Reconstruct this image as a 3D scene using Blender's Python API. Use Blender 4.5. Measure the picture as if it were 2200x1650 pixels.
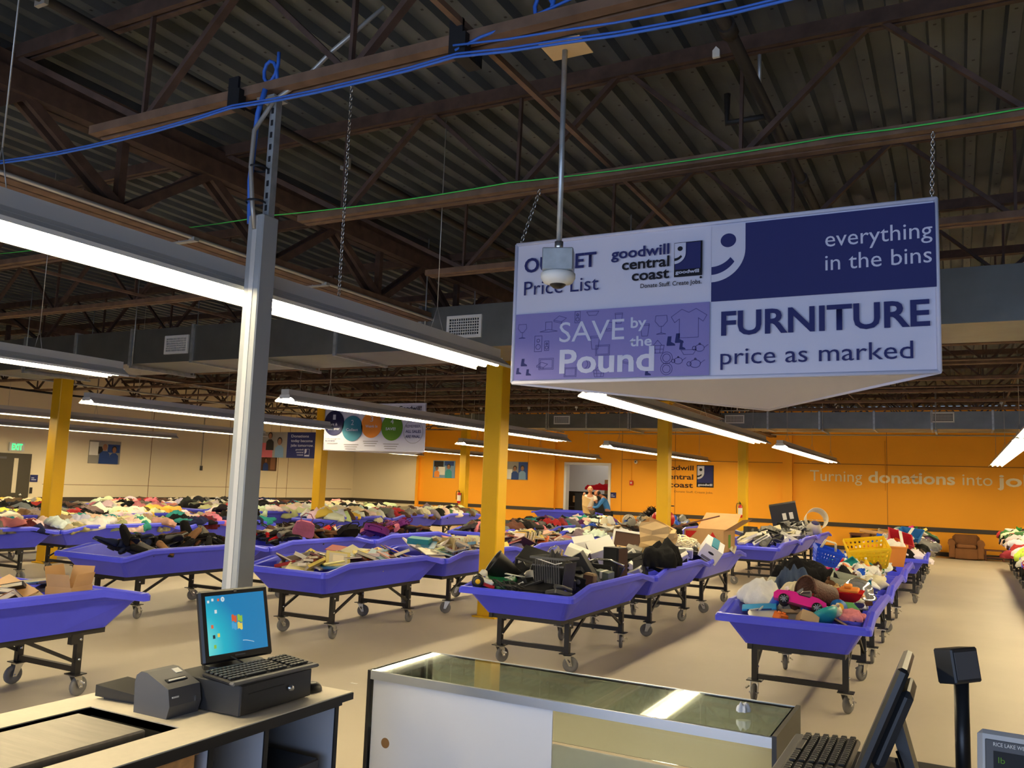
import bpy, bmesh, math, random
from mathutils import Matrix, Vector, Euler, noise
PI = math.pi
random.seed(7)
for o in list(bpy.data.objects): bpy.data.objects.remove(o)
SC = bpy.context.scene
COL = SC.collection

# ---------------------------------------------------------------- camera, world, big lights, exposure
cam_d = bpy.data.cameras.new('camera'); cam = bpy.data.objects.new('camera', cam_d); COL.objects.link(cam)
cam_d.sensor_width = 36.0; cam_d.lens = 29.684; cam_d.clip_end = 200; cam_d.clip_start = 0.05
RX = Vector((0.88488729, 0.4643935, 0.03623745)); RY = Vector((-0.02205806, 0.11948458, -0.99259099)); RZ = Vector((-0.46528263, 0.87753183, 0.115974))
m = Matrix.Identity(4)
for i in range(3):
    m[i][0] = RX[i]; m[i][1] = -RY[i]; m[i][2] = -RZ[i]
m.translation = (0, 0, 1.75)
cam.matrix_world = m
SC.camera = cam
w = bpy.data.worlds.new('world'); SC.world = w; w.use_nodes = True
w.node_tree.nodes['Background'].inputs[0].default_value = (0.60, 0.75, 1.0, 1)
w.node_tree.nodes['Background'].inputs[1].default_value = 0.35
SC.view_settings.view_transform = 'Standard'; SC.view_settings.look = 'None'
SC.view_settings.exposure = 0.0; SC.view_settings.gamma = 1.0
SC.view_settings.use_curve_mapping = False
def area(name, loc, rot, sx, sy, power, color, spread=PI):
    d = bpy.data.lights.new(name, 'AREA'); d.shape = 'RECTANGLE'; d.size = sx; d.size_y = sy; d.energy = power; d.color = color; d.spread = spread
    o = bpy.data.objects.new(name, d); COL.objects.link(o); o.location = loc; o.rotation_euler = rot
    return o
# daylight through the storefront glazing behind the photographer
area('storefront_daylight', (-1.5, -4.6, 1.3), (PI/2, 0, 0), 12, 2.0, 400, (0.50, 0.66, 1.0))
# fluorescent light of the sorting room behind the doorway
area('back_room_light', (-12.3, 31.6, 3.3), (0, 0, 0), 2.5, 2.5, 26, (1.0, 0.93, 0.8))
LAMP = 49.0            # strength of the lenses of the pendant lights
LAMP_C = (1.0, 0.82, 0.50, 1)

# ---------------------------------------------------------------- materials
MATS = {}
def lin(c):
    return tuple(((x/12.92) if x <= 0.04045 else ((x+0.055)/1.055)**2.4) for x in c)
def rgb(r, g, b): return lin((r/255, g/255, b/255))
def mat(name, col, rough=0.6, metal=0.0, spec=0.5, noise_s=0, noise_a=0.0, bump=0.0, bump_s=40, emit=None, estr=0, trans=0, objcol=False, ior=1.45, stretch=None, attr=None):
    if name in MATS: return MATS[name]
    M = bpy.data.materials.new(name); M.use_nodes = True; nt = M.node_tree; b = nt.nodes['Principled BSDF']
    b.inputs['Base Color'].default_value = (*col[:3], 1); b.inputs['Roughness'].default_value = rough; b.inputs['Metallic'].default_value = metal
    b.inputs['Specular IOR Level'].default_value = spec; b.inputs['IOR'].default_value = ior
    if trans: b.inputs['Transmission Weight'].default_value = trans
    src = None
    if objcol:
        oi = nt.nodes.new('ShaderNodeObjectInfo'); src = oi.outputs['Color']
    if attr:
        at = nt.nodes.new('ShaderNodeAttribute'); at.attribute_name = attr; src = at.outputs['Color']
    if src and not noise_a: nt.links.new(src, b.inputs['Base Color'])
    if noise_a or bump:
        tc = nt.nodes.new('ShaderNodeTexCoord'); vec = tc.outputs['Object']
        if stretch:
            mp = nt.nodes.new('ShaderNodeMapping'); mp.inputs['Scale'].default_value = stretch; nt.links.new(vec, mp.inputs[0]); vec = mp.outputs[0]
    if noise_a:
        n = nt.nodes.new('ShaderNodeTexNoise'); n.inputs['Scale'].default_value = noise_s or 5; n.inputs['Detail'].default_value = 5
        nt.links.new(vec, n.inputs['Vector'])
        mr = nt.nodes.new('ShaderNodeMapRange'); mr.inputs[1].default_value = 0.3; mr.inputs[2].default_value = 0.7; mr.inputs[3].default_value = 1-noise_a; mr.inputs[4].default_value = 1+noise_a
        nt.links.new(n.outputs['Fac'], mr.inputs[0])
        mx = nt.nodes.new('ShaderNodeVectorMath'); mx.operation = 'SCALE'
        if src: nt.links.new(src, mx.inputs[0])
        else: mx.inputs[0].default_value = col[:3]
        nt.links.new(mr.outputs[0], mx.inputs['Scale']); nt.links.new(mx.outputs[0], b.inputs['Base Color'])
    if bump:
        n2 = nt.nodes.new('ShaderNodeTexNoise'); n2.inputs['Scale'].default_value = bump_s; n2.inputs['Detail'].default_value = 4
        nt.links.new(vec, n2.inputs['Vector'])
        bp = nt.nodes.new('ShaderNodeBump'); bp.inputs['Strength'].default_value = bump; bp.inputs['Distance'].default_value = 0.02
        nt.links.new(n2.outputs['Fac'], bp.inputs['Height']); nt.links.new(bp.outputs[0], b.inputs['Normal'])
    if emit:
        b.inputs['Emission Color'].default_value = (*emit[:3], 1); b.inputs['Emission Strength'].default_value = estr
    MATS[name] = M
    return M
mat('concrete', (0.50, 0.435, 0.33), 0.5, noise_s=0.7, noise_a=0.07, bump=0.03, bump_s=12, spec=0.35)
mat('cream', rgb(238, 224, 192), 0.8, noise_s=0.4, noise_a=0.02)
mat('orange', rgb(247, 168, 34), 0.7, noise_s=0.4, noise_a=0.02)
mat('stripe', rgb(62, 54, 48), 0.6)
mat('deck', (0.105, 0.118, 0.12), 0.6, metal=0.35, noise_s=1.5, noise_a=0.25)
mat('steel_brown', (0.072, 0.042, 0.030), 0.75, noise_s=9, noise_a=0.3)
mat('steel_tan', (0.15, 0.088, 0.054), 0.75, noise_s=9, noise_a=0.25)
mat('yellow', rgb(226, 176, 14), 0.45, noise_s=2, noise_a=0.04)
mat('grey_post', rgb(150, 154, 156), 0.5)
mat('galv', (0.20, 0.21, 0.20), 0.42, metal=0.7, noise_s=3, noise_a=0.12, bump=0.05, bump_s=5)
mat('galv_light', (0.42, 0.45, 0.46), 0.4, metal=0.6, noise_s=14, noise_a=0.2)
mat('conduit', (0.42, 0.40, 0.36), 0.4, metal=0.5)
mat('black_pipe', (0.03, 0.025, 0.02), 0.6)
mat('white_metal', (0.72, 0.72, 0.70), 0.45)
mat('housing', (0.50, 0.50, 0.49), 0.5)
mat('lens', (0.9, 0.9, 0.85), 0.5, emit=LAMP_C, estr=LAMP)
mat('tub_blue', rgb(74, 80, 232), 0.33, spec=0.45, noise_s=1.5, noise_a=0.05)
mat('black_frame', (0.018, 0.016, 0.015), 0.45)
mat('rubber', (0.17, 0.165, 0.16), 0.6)
mat('chrome', (0.62, 0.61, 0.58), 0.25, metal=0.9)
mat('cloth', (0.5, 0.5, 0.5), 0.9, spec=0.15, objcol=True, noise_s=8, noise_a=0.10, bump=0.25, bump_s=22)
mat('cloth_attr', (0.5, 0.5, 0.5), 0.9, spec=0.15, attr='tint')
mat('plastic', (0.5, 0.5, 0.5), 0.4, objcol=True)
mat('matte', (0.5, 0.5, 0.5), 0.7, objcol=True, noise_s=5, noise_a=0.08)
mat('cover', (0.5, 0.5, 0.5), 0.45, objcol=True, noise_s=6, noise_a=0.12)
mat('paper', rgb(215, 204, 178), 0.9)
mat('white', (0.78, 0.78, 0.77), 0.6)
mat('black_plastic', (0.014, 0.014, 0.015), 0.35)
mat('dark_plastic', (0.028, 0.029, 0.031), 0.45)
mat('grey_plastic', (0.10, 0.10, 0.105), 0.5)
mat('black', (0.008, 0.008, 0.009), 0.6)
mat('cardboard', rgb(180, 142, 98), 0.85, noise_s=6, noise_a=0.06)
mat('cardboard_dark', rgb(140, 104, 66), 0.85)
mat('kraft', rgb(216, 184, 134), 0.8, noise_s=5, noise_a=0.06, bump=0.3, bump_s=9)
mat('laminate', rgb(226, 216, 196), 0.5, noise_s=30, noise_a=0.03)
mat('panel_grey', rgb(186, 188, 194), 0.6)
mat('steel_plate', (0.42, 0.39, 0.34), 0.38, metal=0.8, noise_s=4, noise_a=0.1, stretch=(1, 12, 1))
mat('wood', rgb(196, 146, 88), 0.55, noise_s=3, noise_a=0.18, stretch=(2, 14, 14))
mat('dark_wood', rgb(104, 58, 34), 0.5, noise_s=4, noise_a=0.2, stretch=(2, 12, 2))
mat('suede', rgb(120, 78, 44), 0.95, noise_s=4, noise_a=0.12, bump=0.1, bump_s=10)
mat('alu', (0.60, 0.63, 0.66), 0.32, metal=0.8)
mat('melamine', rgb(226, 228, 234), 0.45)
mat('glass', (0.80, 0.92, 0.87), 0.02, trans=1.0, ior=1.45)
mat('clear', (0.92, 0.93, 0.93), 0.12, trans=0.85, ior=1.3)
mat('fabric', rgb(212, 213, 232), 0.8, bump=0.05, bump_s=3)
mat('fabric_purple', rgb(134, 128, 190), 0.8)
mat('ink_navy', rgb(38, 44, 104), 0.75)
mat('ink_black', rgb(20, 20, 30), 0.75)
mat('ink_pale', rgb(206, 208, 228), 0.75)
mat('ink_line', rgb(84, 78, 138), 0.8)
mat('ink_cream', rgb(240, 224, 190), 0.75)
mat('ink_brown', rgb(66, 38, 24), 0.7)
mat('ink_faint', rgb(140, 90, 40), 0.7)
mat('ink_grey', rgb(120, 116, 120), 0.7)
mat('disc_navy', rgb(30, 32, 78), 0.7); mat('disc_teal', rgb(44, 122, 150), 0.7); mat('disc_orange', rgb(232, 140, 50), 0.7); mat('disc_green', rgb(92, 140, 40), 0.7)
mat('blue_cable', rgb(52, 104, 196), 0.5)
mat('green_string', rgb(70, 205, 90), 0.6)
mat('red', rgb(186, 22, 20), 0.35); mat('label_white', rgb(232, 230, 222), 0.6)
mat('screen', (0.02, 0.3, 0.4), 0.3)
mat('door_dark', rgb(66, 60, 48), 0.5)
mat('exit_green', (0.05, 0.6, 0.2), 0.5, emit=(0.05, 1.0, 0.25), estr=1.6)
mat('digit', (0.05, 0.6, 0.2), 0.5, emit=(0.1, 1.0, 0.3), estr=1.2)
mat('skin', rgb(196, 140, 108), 0.6); mat('skin_tan', rgb(160, 104, 76), 0.6)
mat('ropewhite', rgb(232, 226, 206), 0.8)
mat('wicker', rgb(84, 50, 32), 0.6, bump=0.6, bump_s=60, noise_s=30, noise_a=0.25)
def scr_mat():
    M = MATS['screen']; nt = M.node_tree; b = nt.nodes['Principled BSDF']
    tc = nt.nodes.new('ShaderNodeTexCoord'); g = nt.nodes.new('ShaderNodeTexGradient'); g.gradient_type = 'SPHERICAL'
    mp = nt.nodes.new('ShaderNodeMapping'); mp.inputs['Location'].default_value = (0.9, 0.35, 0); mp.inputs['Scale'].default_value = (4.2, 4.2, 1)
    nt.links.new(tc.outputs['Object'], mp.inputs[0]); nt.links.new(mp.outputs[0], g.inputs[0])
    r = nt.nodes.new('ShaderNodeValToRGB'); e = r.color_ramp.elements
    e[0].color = (*rgb(20, 110, 160), 1); e[1].color = (*rgb(130, 225, 200), 1); m2 = r.color_ramp.elements.new(0.4); m2.color = (*rgb(30, 160, 180), 1)
    nt.links.new(g.outputs[0], r.inputs[0]); nt.links.new(r.outputs[0], b.inputs['Emission Color']); b.inputs['Emission Strength'].default_value = 1.2
    b.inputs['Base Color'].default_value = (0.02, 0.02, 0.02, 1)
scr_mat()

# ---------------------------------------------------------------- mesh helpers
class MB:
    def __init__(s): s.v = []; s.f = []; s.m = []; s.sm = []; s.cur = 0
    def add(s, vs, fs, smooth=False):
        k = len(s.v); s.v += [tuple(p) for p in vs]
        for f in fs: s.f.append(tuple(i+k for i in f)); s.m.append(s.cur); s.sm.append(smooth)
        return s
    def box(s, c, d, rot=None, bev=0):
        x, y, z = d[0]/2, d[1]/2, d[2]/2
        M = rot if rot is not None else Matrix.Identity(3)
        if bev:
            vs = []; b = min(bev, x*.9, y*.9, z*.9)
            for sx in (-1, 1):
                for sy in (-1, 1):
                    for sz in (-1, 1):
                        vs += [(sx*(x-b), sy*(y-b), sz*z), (sx*(x-b), sy*y, sz*(z-b)), (sx*x, sy*(y-b), sz*(z-b))]
            I = lambda sx, sy, sz, k: ((sx > 0)*4+(sy > 0)*2+(sz > 0))*3+k
            fs = []
            for s1 in (-1, 1):
                q = [I(-1, -1, s1, 0), I(1, -1, s1, 0), I(1, 1, s1, 0), I(-1, 1, s1, 0)]; fs.append(q if s1 > 0 else q[::-1])
                q = [I(-1, s1, -1, 1), I(-1, s1, 1, 1), I(1, s1, 1, 1), I(1, s1, -1, 1)]; fs.append(q if s1 > 0 else q[::-1])
                q = [I(s1, -1, -1, 2), I(s1, 1, -1, 2), I(s1, 1, 1, 2), I(s1, -1, 1, 2)]; fs.append(q if s1 > 0 else q[::-1])
                for s2 in (-1, 1):
                    q = [I(-1, s1, s2, 0), I(1, s1, s2, 0), I(1, s1, s2, 1), I(-1, s1, s2, 1)]; fs.append(q if s1*s2 > 0 else q[::-1])
                    q = [I(s1, -1, s2, 2), I(s1, 1, s2, 2), I(s1, 1, s2, 0), I(s1, -1, s2, 0)]; fs.append(q if s1*s2 > 0 else q[::-1])
                    q = [I(s1, s2, -1, 1), I(s1, s2, 1, 1), I(s1, s2, 1, 2), I(s1, s2, -1, 2)]; fs.append(q if s1*s2 > 0 else q[::-1])
                    for s3 in (-1, 1):
                        q = [I(s1, s2, s3, 0), I(s1, s2, s3, 1), I(s1, s2, s3, 2)]; fs.append(q if s1*s2*s3 < 0 else q[::-1])
            vs = [M @ Vector(p) + Vector(c) for p in vs]
            return s.add(vs, fs)
        vs = [M @ Vector((a*x, b_*y, e*z)) + Vector(c) for a in (-1, 1) for b_ in (-1, 1) for e in (-1, 1)]
        return s.add(vs, [(0, 1, 3, 2), (4, 6, 7, 5), (0, 4, 5, 1), (2, 3, 7, 6), (0, 2, 6, 4), (1, 5, 7, 3)])
    def bar(s, a, b, w, h=None, up=(0, 0, 1)):
        a = Vector(a); b = Vector(b); d = (b-a); L = d.length; d.normalize(); u = Vector(up)
        if abs(d.dot(u)) > .98: u = Vector((0, 1, 0))
        r = d.cross(u).normalized(); u = r.cross(d)
        M = Matrix((r, d, u)).transposed()
        return s.box((a+b)/2, (w, L, h or w), M)
    def tube(s, pts, r, n=8, cap=True, smooth=True):
        pts = [Vector(p) for p in pts]; rr = r if isinstance(r, (list, tuple)) else [r]*len(pts)
        vs = []; up = Vector((0, 0, 1)); prev = None
        for i, p in enumerate(pts):
            d = (pts[min(i+1, len(pts)-1)] - pts[max(i-1, 0)]).normalized()
            if prev is None:
                a = up if abs(d.dot(up)) < .95 else Vector((1, 0, 0)); u = d.cross(a).normalized()
            else: u = (prev - d*prev.dot(d)).normalized()
            prev = u; v = d.cross(u)
            for k in range(n):
                t = 2*PI*k/n; vs.append(p + (u*math.cos(t)+v*math.sin(t))*rr[i])
        fs = [(i*n+k, i*n+(k+1) % n, (i+1)*n+(k+1) % n, (i+1)*n+k) for i in range(len(pts)-1) for k in range(n)]
        s.add(vs, fs, smooth)
        if cap:
            k0 = len(s.v)-len(vs)
            s.f.append(tuple(k0+i for i in range(n))[::-1]); s.m.append(s.cur); s.sm.append(False)
            s.f.append(tuple(k0+(len(pts)-1)*n+i for i in range(n))); s.m.append(s.cur); s.sm.append(False)
        return s
    def lathe(s, prof, n=20, c=(0, 0, 0), M=None, smooth=True, a0=0, a1=2*PI):
        full = abs(a1-a0-2*PI) < 1e-6; N = n if full else n+1
        vs = []
        for r, z in prof:
            for k in range(N):
                t = a0+(a1-a0)*k/n; p = Vector((r*math.cos(t), r*math.sin(t), z))
                if M is not None: p = M @ p
                vs.append(p+Vector(c))
        fs = [(i*N+k, i*N+(k+1) % N, (i+1)*N+(k+1) % N, (i+1)*N+k) for i in range(len(prof)-1) for k in range(n)]
        return s.add(vs, fs, smooth)
    def poly(s, pts, thick=None, axis=(0, 0, 1)):
        n = len(pts); a = Vector(axis)
        if thick is None: return s.add(pts, [tuple(range(n))])
        p0 = [Vector(p) for p in pts]; p1 = [p+a*thick for p in p0]
        return s.add(p0+p1, [tuple(range(n))[::-1], tuple(range(n, 2*n))] + [(i, (i+1) % n, (i+1) % n+n, i+n) for i in range(n)])
    def mesh(s, name, mats):
        me = bpy.data.meshes.new(name); me.from_pydata(s.v, [], s.f)
        for k in (mats if isinstance(mats, (list, tuple)) else [mats]): me.materials.append(MATS[k] if isinstance(k, str) else k)
        me.polygons.foreach_set('material_index', s.m); me.polygons.foreach_set('use_smooth', s.sm); me.update()
        return me
    def obj(s, name, mats, parent=None, loc=None, rot=None):
        return ob(name, s.mesh(name, mats), parent, loc, rot)
def ob(name, data, parent=None, loc=None, rot=None):
    o = bpy.data.objects.new(name, data); COL.objects.link(o)
    if parent is not None: o.parent = parent
    if loc is not None: o.location = loc
    if rot is not None: o.rotation_euler = rot
    return o
def tag(o, label=None, cat=None, group=None, kind=None):
    if label: o['label'] = label
    if cat: o['category'] = cat
    if group: o['group'] = group
    if kind: o['kind'] = kind
    return o
def empty(name, loc=(0, 0, 0), rz=0, label=None, cat=None, group=None, rot=None):
    o = ob(name, None, None, loc, rot if rot else (0, 0, rz)); o.empty_display_size = .1
    return tag(o, label, cat, group)
def copy_tree(o, parent=None):
    c = o.copy(); COL.objects.link(c); c.parent = parent
    for ch in o.children: copy_tree(ch, c)
    return c
def color(o, c):
    o.color = (*c, 1); return o
def text(s, parent, x, z, h, width, mt, d=0.004, bold=0.0, name='lettering', align='L'):
    """lettering lying in the parent's local xz plane, facing local -y"""
    cu = bpy.data.curves.new('t', 'FONT'); cu.body = s; cu.size = 1; cu.offset = bold; cu.resolution_u = 3
    t = bpy.data.objects.new('t', cu); COL.objects.link(t); bpy.context.view_layer.update()
    dg = bpy.context.evaluated_depsgraph_get(); me = bpy.data.meshes.new_from_object(t.evaluated_get(dg)); bpy.data.objects.remove(t)
    xs = [v.co.x for v in me.vertices]
    if not xs: return None
    mn, mxx = min(xs), max(xs); k = h/0.73; kx = width/(mxx-mn) if width else k
    for v in me.vertices:
        a, b = (v.co.x-mn)*kx, v.co.y*k
        v.co = (x+a - (0 if align == 'L' else (mxx-mn)*kx), -d, z+b)
    me.materials.clear(); me.materials.append(MATS[mt])
    o = ob(name, me, parent); return o
def circle_pts(cx, cz, r, n=28, y=0, rz=None): return [(cx+r*math.cos(2*PI*i/n), y, cz+(rz or r)*math.sin(2*PI*i/n)) for i in range(n)]
def flat(name, pts, mt, parent, thick=0.003):
    """flat print: polygon (x,z) in the parent's local xz plane, facing -y, at depth d"""
    return MB().poly([(p[0], p[1], p[2]) for p in pts], thick, (0, 1, 0)).obj(name, mt, parent)

# ---------------------------------------------------------------- room shell
XL, XR, YB, YF, ZD = -23.2, 13.0, 29.4, -5.0, 4.56
def struct(mb, name, mats): return tag(mb.obj(name, mats), kind='structure')
struct(MB().box(((XL+XR)/2, (YF+YB+3)/2, -.05), (XR-XL, YB+3-YF, .1)), 'floor', 'concrete')
# corrugated roof deck
b = MB(); x = XL; prof = []
while x < XR:
    prof += [(x, ZD), (x+.07, ZD), (x+.085, ZD+.065), (x+.195, ZD+.065)]; x += .21
n = len(prof)
b.add([(p[0], YF, p[1]) for p in prof] + [(p[0], YB+.2, p[1]) for p in prof], [(i, i+1, n+i+1, n+i) for i in range(n-1)])
b.box(((XL+XR)/2, (YF+YB)/2+.1, ZD+.12), (XR-XL, YB-YF+.2, .1))
for j in range(-22, 12):
    xx = XL + .21*round((j*.21-XL)/.21)+.035
    for k in range(40):
        yy = .3+k*.28; b.add([(xx-.009, yy-.009, ZD-.003), (xx+.009, yy-.009, ZD-.003), (xx+.009, yy+.009, ZD-.003), (xx-.009, yy+.009, ZD-.003)], [(0, 1, 2, 3)]); b.m[-1] = 1
struct(b, 'ceiling', ['deck', 'black'])
# left wall with panel joints, door
b = MB(); b.box((XL-.1, (YF+YB)/2, ZD/2), (.2, YB-YF, ZD)); wl = struct(b, 'wall_left', 'cream')
tag(MB().box((XL+.012, (15.2+YB)/2, .79), (.024, YB-15.2, .13)).obj('trim_1', 'stripe'), kind='structure')
b = MB()
for y in (18.9, 22.2, 24.75, 25.3, 27.6): b.box((XL+.002, y, 2.2), (.006, .018, 4.2))
b.box((XL+.002, 22.3, 1.22), (.006, 14, .014))
tag(b.obj('panel_joint', 'cardboard_dark', wl))
# back wall: cream bay, orange wall with door opening
xd0, xd1, zd = -13.1, -11.4, 2.52
b = MB(); b.box(((XL-19.9)/2, YB+.1, ZD/2), (-19.9-XL, .2, ZD)); struct(b, 'wall_back_cream', 'cream')
b = MB()
b.box(((-19.9+xd0)/2, YB+.1, ZD/2), (xd0+19.9, .2, ZD)); b.box(((xd1+XR)/2, YB+.1, ZD/2), (XR-xd1, .2, ZD)); b.box(((xd0+xd1)/2, YB+.1, (zd+ZD)/2), (xd1-xd0, .2, ZD-zd))
for xx, ww in ((-13.72, .34), (-5.03, .3), (-19.8, .12)): b.box((xx, YB-.07, ZD/2), (ww, .14, ZD))
wb = struct(b, 'wall_back', 'orange')
b = MB()
for xx in (-16.6, -10.9, -8.9, -6.6, -2.0, 3.0): b.box((xx, YB-.002, 1.9), (.014, .006, 3.8))
for a, c in ((-4.85, XR), (-10.9, -5.2)): b.box(((a+c)/2, YB-.002, 2.74), (c-a, .006, .02))
b.obj('panel_joint', 'ink_faint', wb)
b = MB()
for a, c in ((XL, -19.9), (-19.74, -13.9), (-13.54, xd0-.08), (xd1+.08, -5.19), (-4.87, XR)): b.box(((a+c)/2, YB-.012, .79), (c-a, .024, .13))
for a, c in ((-13.9, -13.54), (-5.19, -4.87)): b.box(((a+c)/2, YB-.152, .79), (c-a, .024, .13))
tag(b.obj('trim_2', 'stripe'), kind='structure')
b = MB()
for a, c in ((XL, -19.9), (-19.74, -13.9), (-13.54, xd0-.08), (xd1+.08, -5.19), (-4.87, XR)): b.box(((a+c)/2, YB-.012, .06), (c-a, .024, .12))
tag(b.obj('baseboard_back', 'stripe'), kind='structure')
tag(MB().box((XL+.012, (15.2+YB)/2, .06), (.024, YB-15.2, .12)).obj('baseboard_left', 'stripe'), kind='structure')
struct(MB().box((XR+.1, (YF+YB)/2, ZD/2), (.2, YB-YF, ZD)), 'wall_right', 'cream')
# storefront wall behind the photographer: sill, head and mullions round open glazing
b = MB(); b.box(((XL+XR)/2, YF-.1, .2), (XR-XL, .2, .4)); b.box(((XL+XR)/2, YF-.1, (3.4+ZD)/2), (XR-XL, .2, ZD-3.4)); b.box(((XL-8.5)/2, YF-.1, ZD/2), (-8.5-XL, .2, ZD)); b.box(((6+XR)/2, YF-.1, ZD/2), (XR-6, .2, ZD))
for xx in (-5, -2, 1, 4): b.box((xx, YF-.1, 2), (.08, .2, 3.4))
struct(b, 'wall_front', 'cream')
# door frame of the opening and the room behind it
b = MB()
for xx in (xd0-.04, xd1+.04): b.box((xx, YB+.08, zd/2), (.09, .3, zd))
b.box(((xd0+xd1)/2, YB+.08, zd+.03), (xd1-xd0+.17, .3, .09))
tag(b.obj('door_1', 'label_white'), kind='structure')
b = MB(); b.box((-12.3, 33, 2.0), (7, .1, 4)); b.box((-15.8, 31.3, 2), (.1, 3.5, 4)); b.box((-8.8, 31.3, 2), (.1, 3.5, 4)); b.box((-12.3, 31.3, 4.05), (7, 3.6, .1))
struct(b, 'wall_back_room', 'white')
# dark double door on the left wall
d = tag(MB().box((XL+.03, 13.9, 1.03), (.06, 1.95, 2.06)).obj('door_2', 'door_dark'), kind='structure')
MB().box((XL+.07, 13.95, 1.0), (.03, 1.6, 1.96)).obj('door_leaf', 'door_dark', d)
MB().box((XL+.09, 14.42, 1.45), (.012, .12, .95)).obj('door_glass', 'paper', d)
MB().lathe([(0, .03), (.04, .03), (.05, 0)], 12, (XL+.09, 14.62, .92), Matrix.Rotation(PI/2, 3, 'Y')).obj('door_knob', 'chrome', d)
MB().box((XL+.1, 13.95, 1.93), (.05, .35, .06)).obj('door_closer', 'grey_plastic', d)

# ---------------------------------------------------------------- roof steel
ZB, ZT, JS, J0 = 3.75, 4.50, 1.81, 3.14
BAYS = [(-23.2, -14.72), (-14.72, -5.5), (-5.5, 3.72), (3.72, 13.0)]
def joist_meshes(L):
    t = MB()
    for s in (-1, 1): t.bar((0, s*.028, .70), (L, s*.028, .70), .035, .09)
    e0, e1 = .95, L-.95
    bo = MB()
    for s in (-1, 1): bo.bar((e0, s*.041, .0), (e1, s*.041, .0), .056, .05)
    webs = []; nb = []
    k = 0
    while 1.34+1.52*k < L-1.2: nb.append(1.34+1.52*k); k += 1
    def wbar(a, c, r):
        q = MB(); q.bar((a[0], 0, a[1]), (c[0], 0, c[1]), r*.7, r, (0, 1, 0)); return q
    webs.append(wbar((.05, .68), (nb[0], .02), .055))
    for i, x0 in enumerate(nb):
        webs.append(wbar((x0, .02), (x0+.01, .68), .028))
        if i < len(nb)-1:
            xm = (x0+nb[i+1])/2; webs.append(wbar((x0+.03, .02), (xm-.03, .68), .045)); webs.append(wbar((xm+.03, .68), (nb[i+1]-.03, .02), .04))
    webs.append(wbar((nb[-1], .02), (L-.05, .68), .055))
    wm = [q.mesh('web_member', 'steel_brown') for q in webs]
    return t.mesh('top_chord', 'steel_brown'), bo.mesh('bottom_chord', 'steel_tan'), wm
JM = {}
JORD = ['first', 'second', 'third', 'fourth', 'fifth', 'sixth', 'seventh', 'eighth', 'ninth', 'tenth', 'eleventh', 'twelfth', 'thirteenth', 'fourteenth', 'fifteenth', 'sixteenth', 'seventeenth']
ny = int((YB-.3-J0)/JS)+1
first = {}
for bi, (x0, x1) in enumerate(BAYS):
    L = round(x1-x0, 2)
    if L not in JM: JM[L] = joist_meshes(L)
    for j in range(-1, ny):
        y = J0+JS*j
        if j == -1 and bi in (0, 3): continue
        lab, gr = 'rust-brown steel open-web joist spanning under the corrugated roof deck', 'open-web roof joists'
        if bi == 2 and j == 0: lab, gr = 'steel roof joist with blue cables clamped along its bottom chord', None
        elif bi == 2 and j == 1: lab, gr = 'steel roof joist carrying the bright green string', None
        elif bi == 2 and j == -1: lab, gr = 'brown steel roof joist overhead in front of the cable-carrying joist', None
        if gr == 'open-web roof joists': lab = f"rust-brown open-web roof joist in the {['leftmost', 'left-middle', 'right-middle', 'rightmost'][bi]} bay, {JORD[j+1]} from the photographer"
        e = empty('roof_joist', (x0, y, ZB), 0, lab, 'joist', gr)
        t, bo, wm = JM[L]
        ob('top_chord', t, e); ob('bottom_chord', bo, e)
        for q in wm: ob('web_member', q, e)
# girders along the column lines
for gi, gx in enumerate((-5.5, -14.72)):
    e = empty('roof_girder', (gx, 0, 0), 0, ['heavy brown steel truss girder running over the yellow columns nearest the hanging price sign', 'heavy brown steel truss girder running over the far left line of yellow columns'][gi], 'girder')
    b = MB()
    for s in (-1, 1): b.bar((s*.06, YF+.3, 4.25), (s*.06, YB-.1, 4.25), .10, .14)
    b.obj('top_chord', 'steel_brown', e)
    b = MB()
    for s in (-1, 1): b.bar((s*.06, YF+.3, 3.63), (s*.06, YB-.1, 3.63), .10, .10)
    b.obj('bottom_chord', 'steel_tan', e)
    q1 = MB(); q2 = MB(); q3 = MB()
    for s in (-1, 1): q1.bar((s*.05, 0, 4.2), (s*.05, .8, 3.65), .04, .07); q2.bar((s*.05, 0, 3.65), (s*.05, .8, 4.2), .04, .07)
    q3.bar((0, 0, 3.65), (0, 0, 4.2), .06, .06)
    m1, m2, m3 = q1.mesh('web_member', 'steel_brown'), q2.mesh('web_member', 'steel_brown'), q3.mesh('web_member', 'steel_brown')
    y = 1.6
    while y < YB-2:
        ob('web_member', m1, e, (0, y, 0)); ob('web_member', m2, e, (0, y+.8, 0)); ob('web_member', m3, e, (0, y+.8, 0)); y += 1.6
    for s in (-1, 1):
        MB().tube([(s*.13, YF+.5, 3.60), (s*.13, 26, 3.60)], .016, 6).obj('conduit', 'conduit', e)
    q = MB().box((0, 0, 3.585), (.34, .05, .03)).mesh('conduit_clamp', 'galv_light')
    for y in (2.1, 4.6, 6.2, 9.5, 13): ob('conduit_clamp', q, e, (0, y, 0))
# beam over the near joist ends
tag(MB().box((-5.5, (YF+YB)/2, 4.38), (.16, YB-YF-.4, .10)).obj('girder_seat', 'steel_brown'), 'flat brown steel plate on top of the nearer truss girder', 'beam')
# bridging angles between joists
for bx, lab in ((-1.95, 'thin rust-brown bridging angle crossing the joists beside the camera pole'), (.9, 'thin brown bridging angle crossing the joists over the right end of the price sign'), (-8.6, 'thin brown bridging angle crossing the joists over the clothing bins')):
    b = MB(); b.bar((bx, -2, ZB+.06), (bx, YB-.3, ZB+.06), .03, .03); tag(b.obj('bridging_angle', 'steel_tan'), lab, 'brace')
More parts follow.
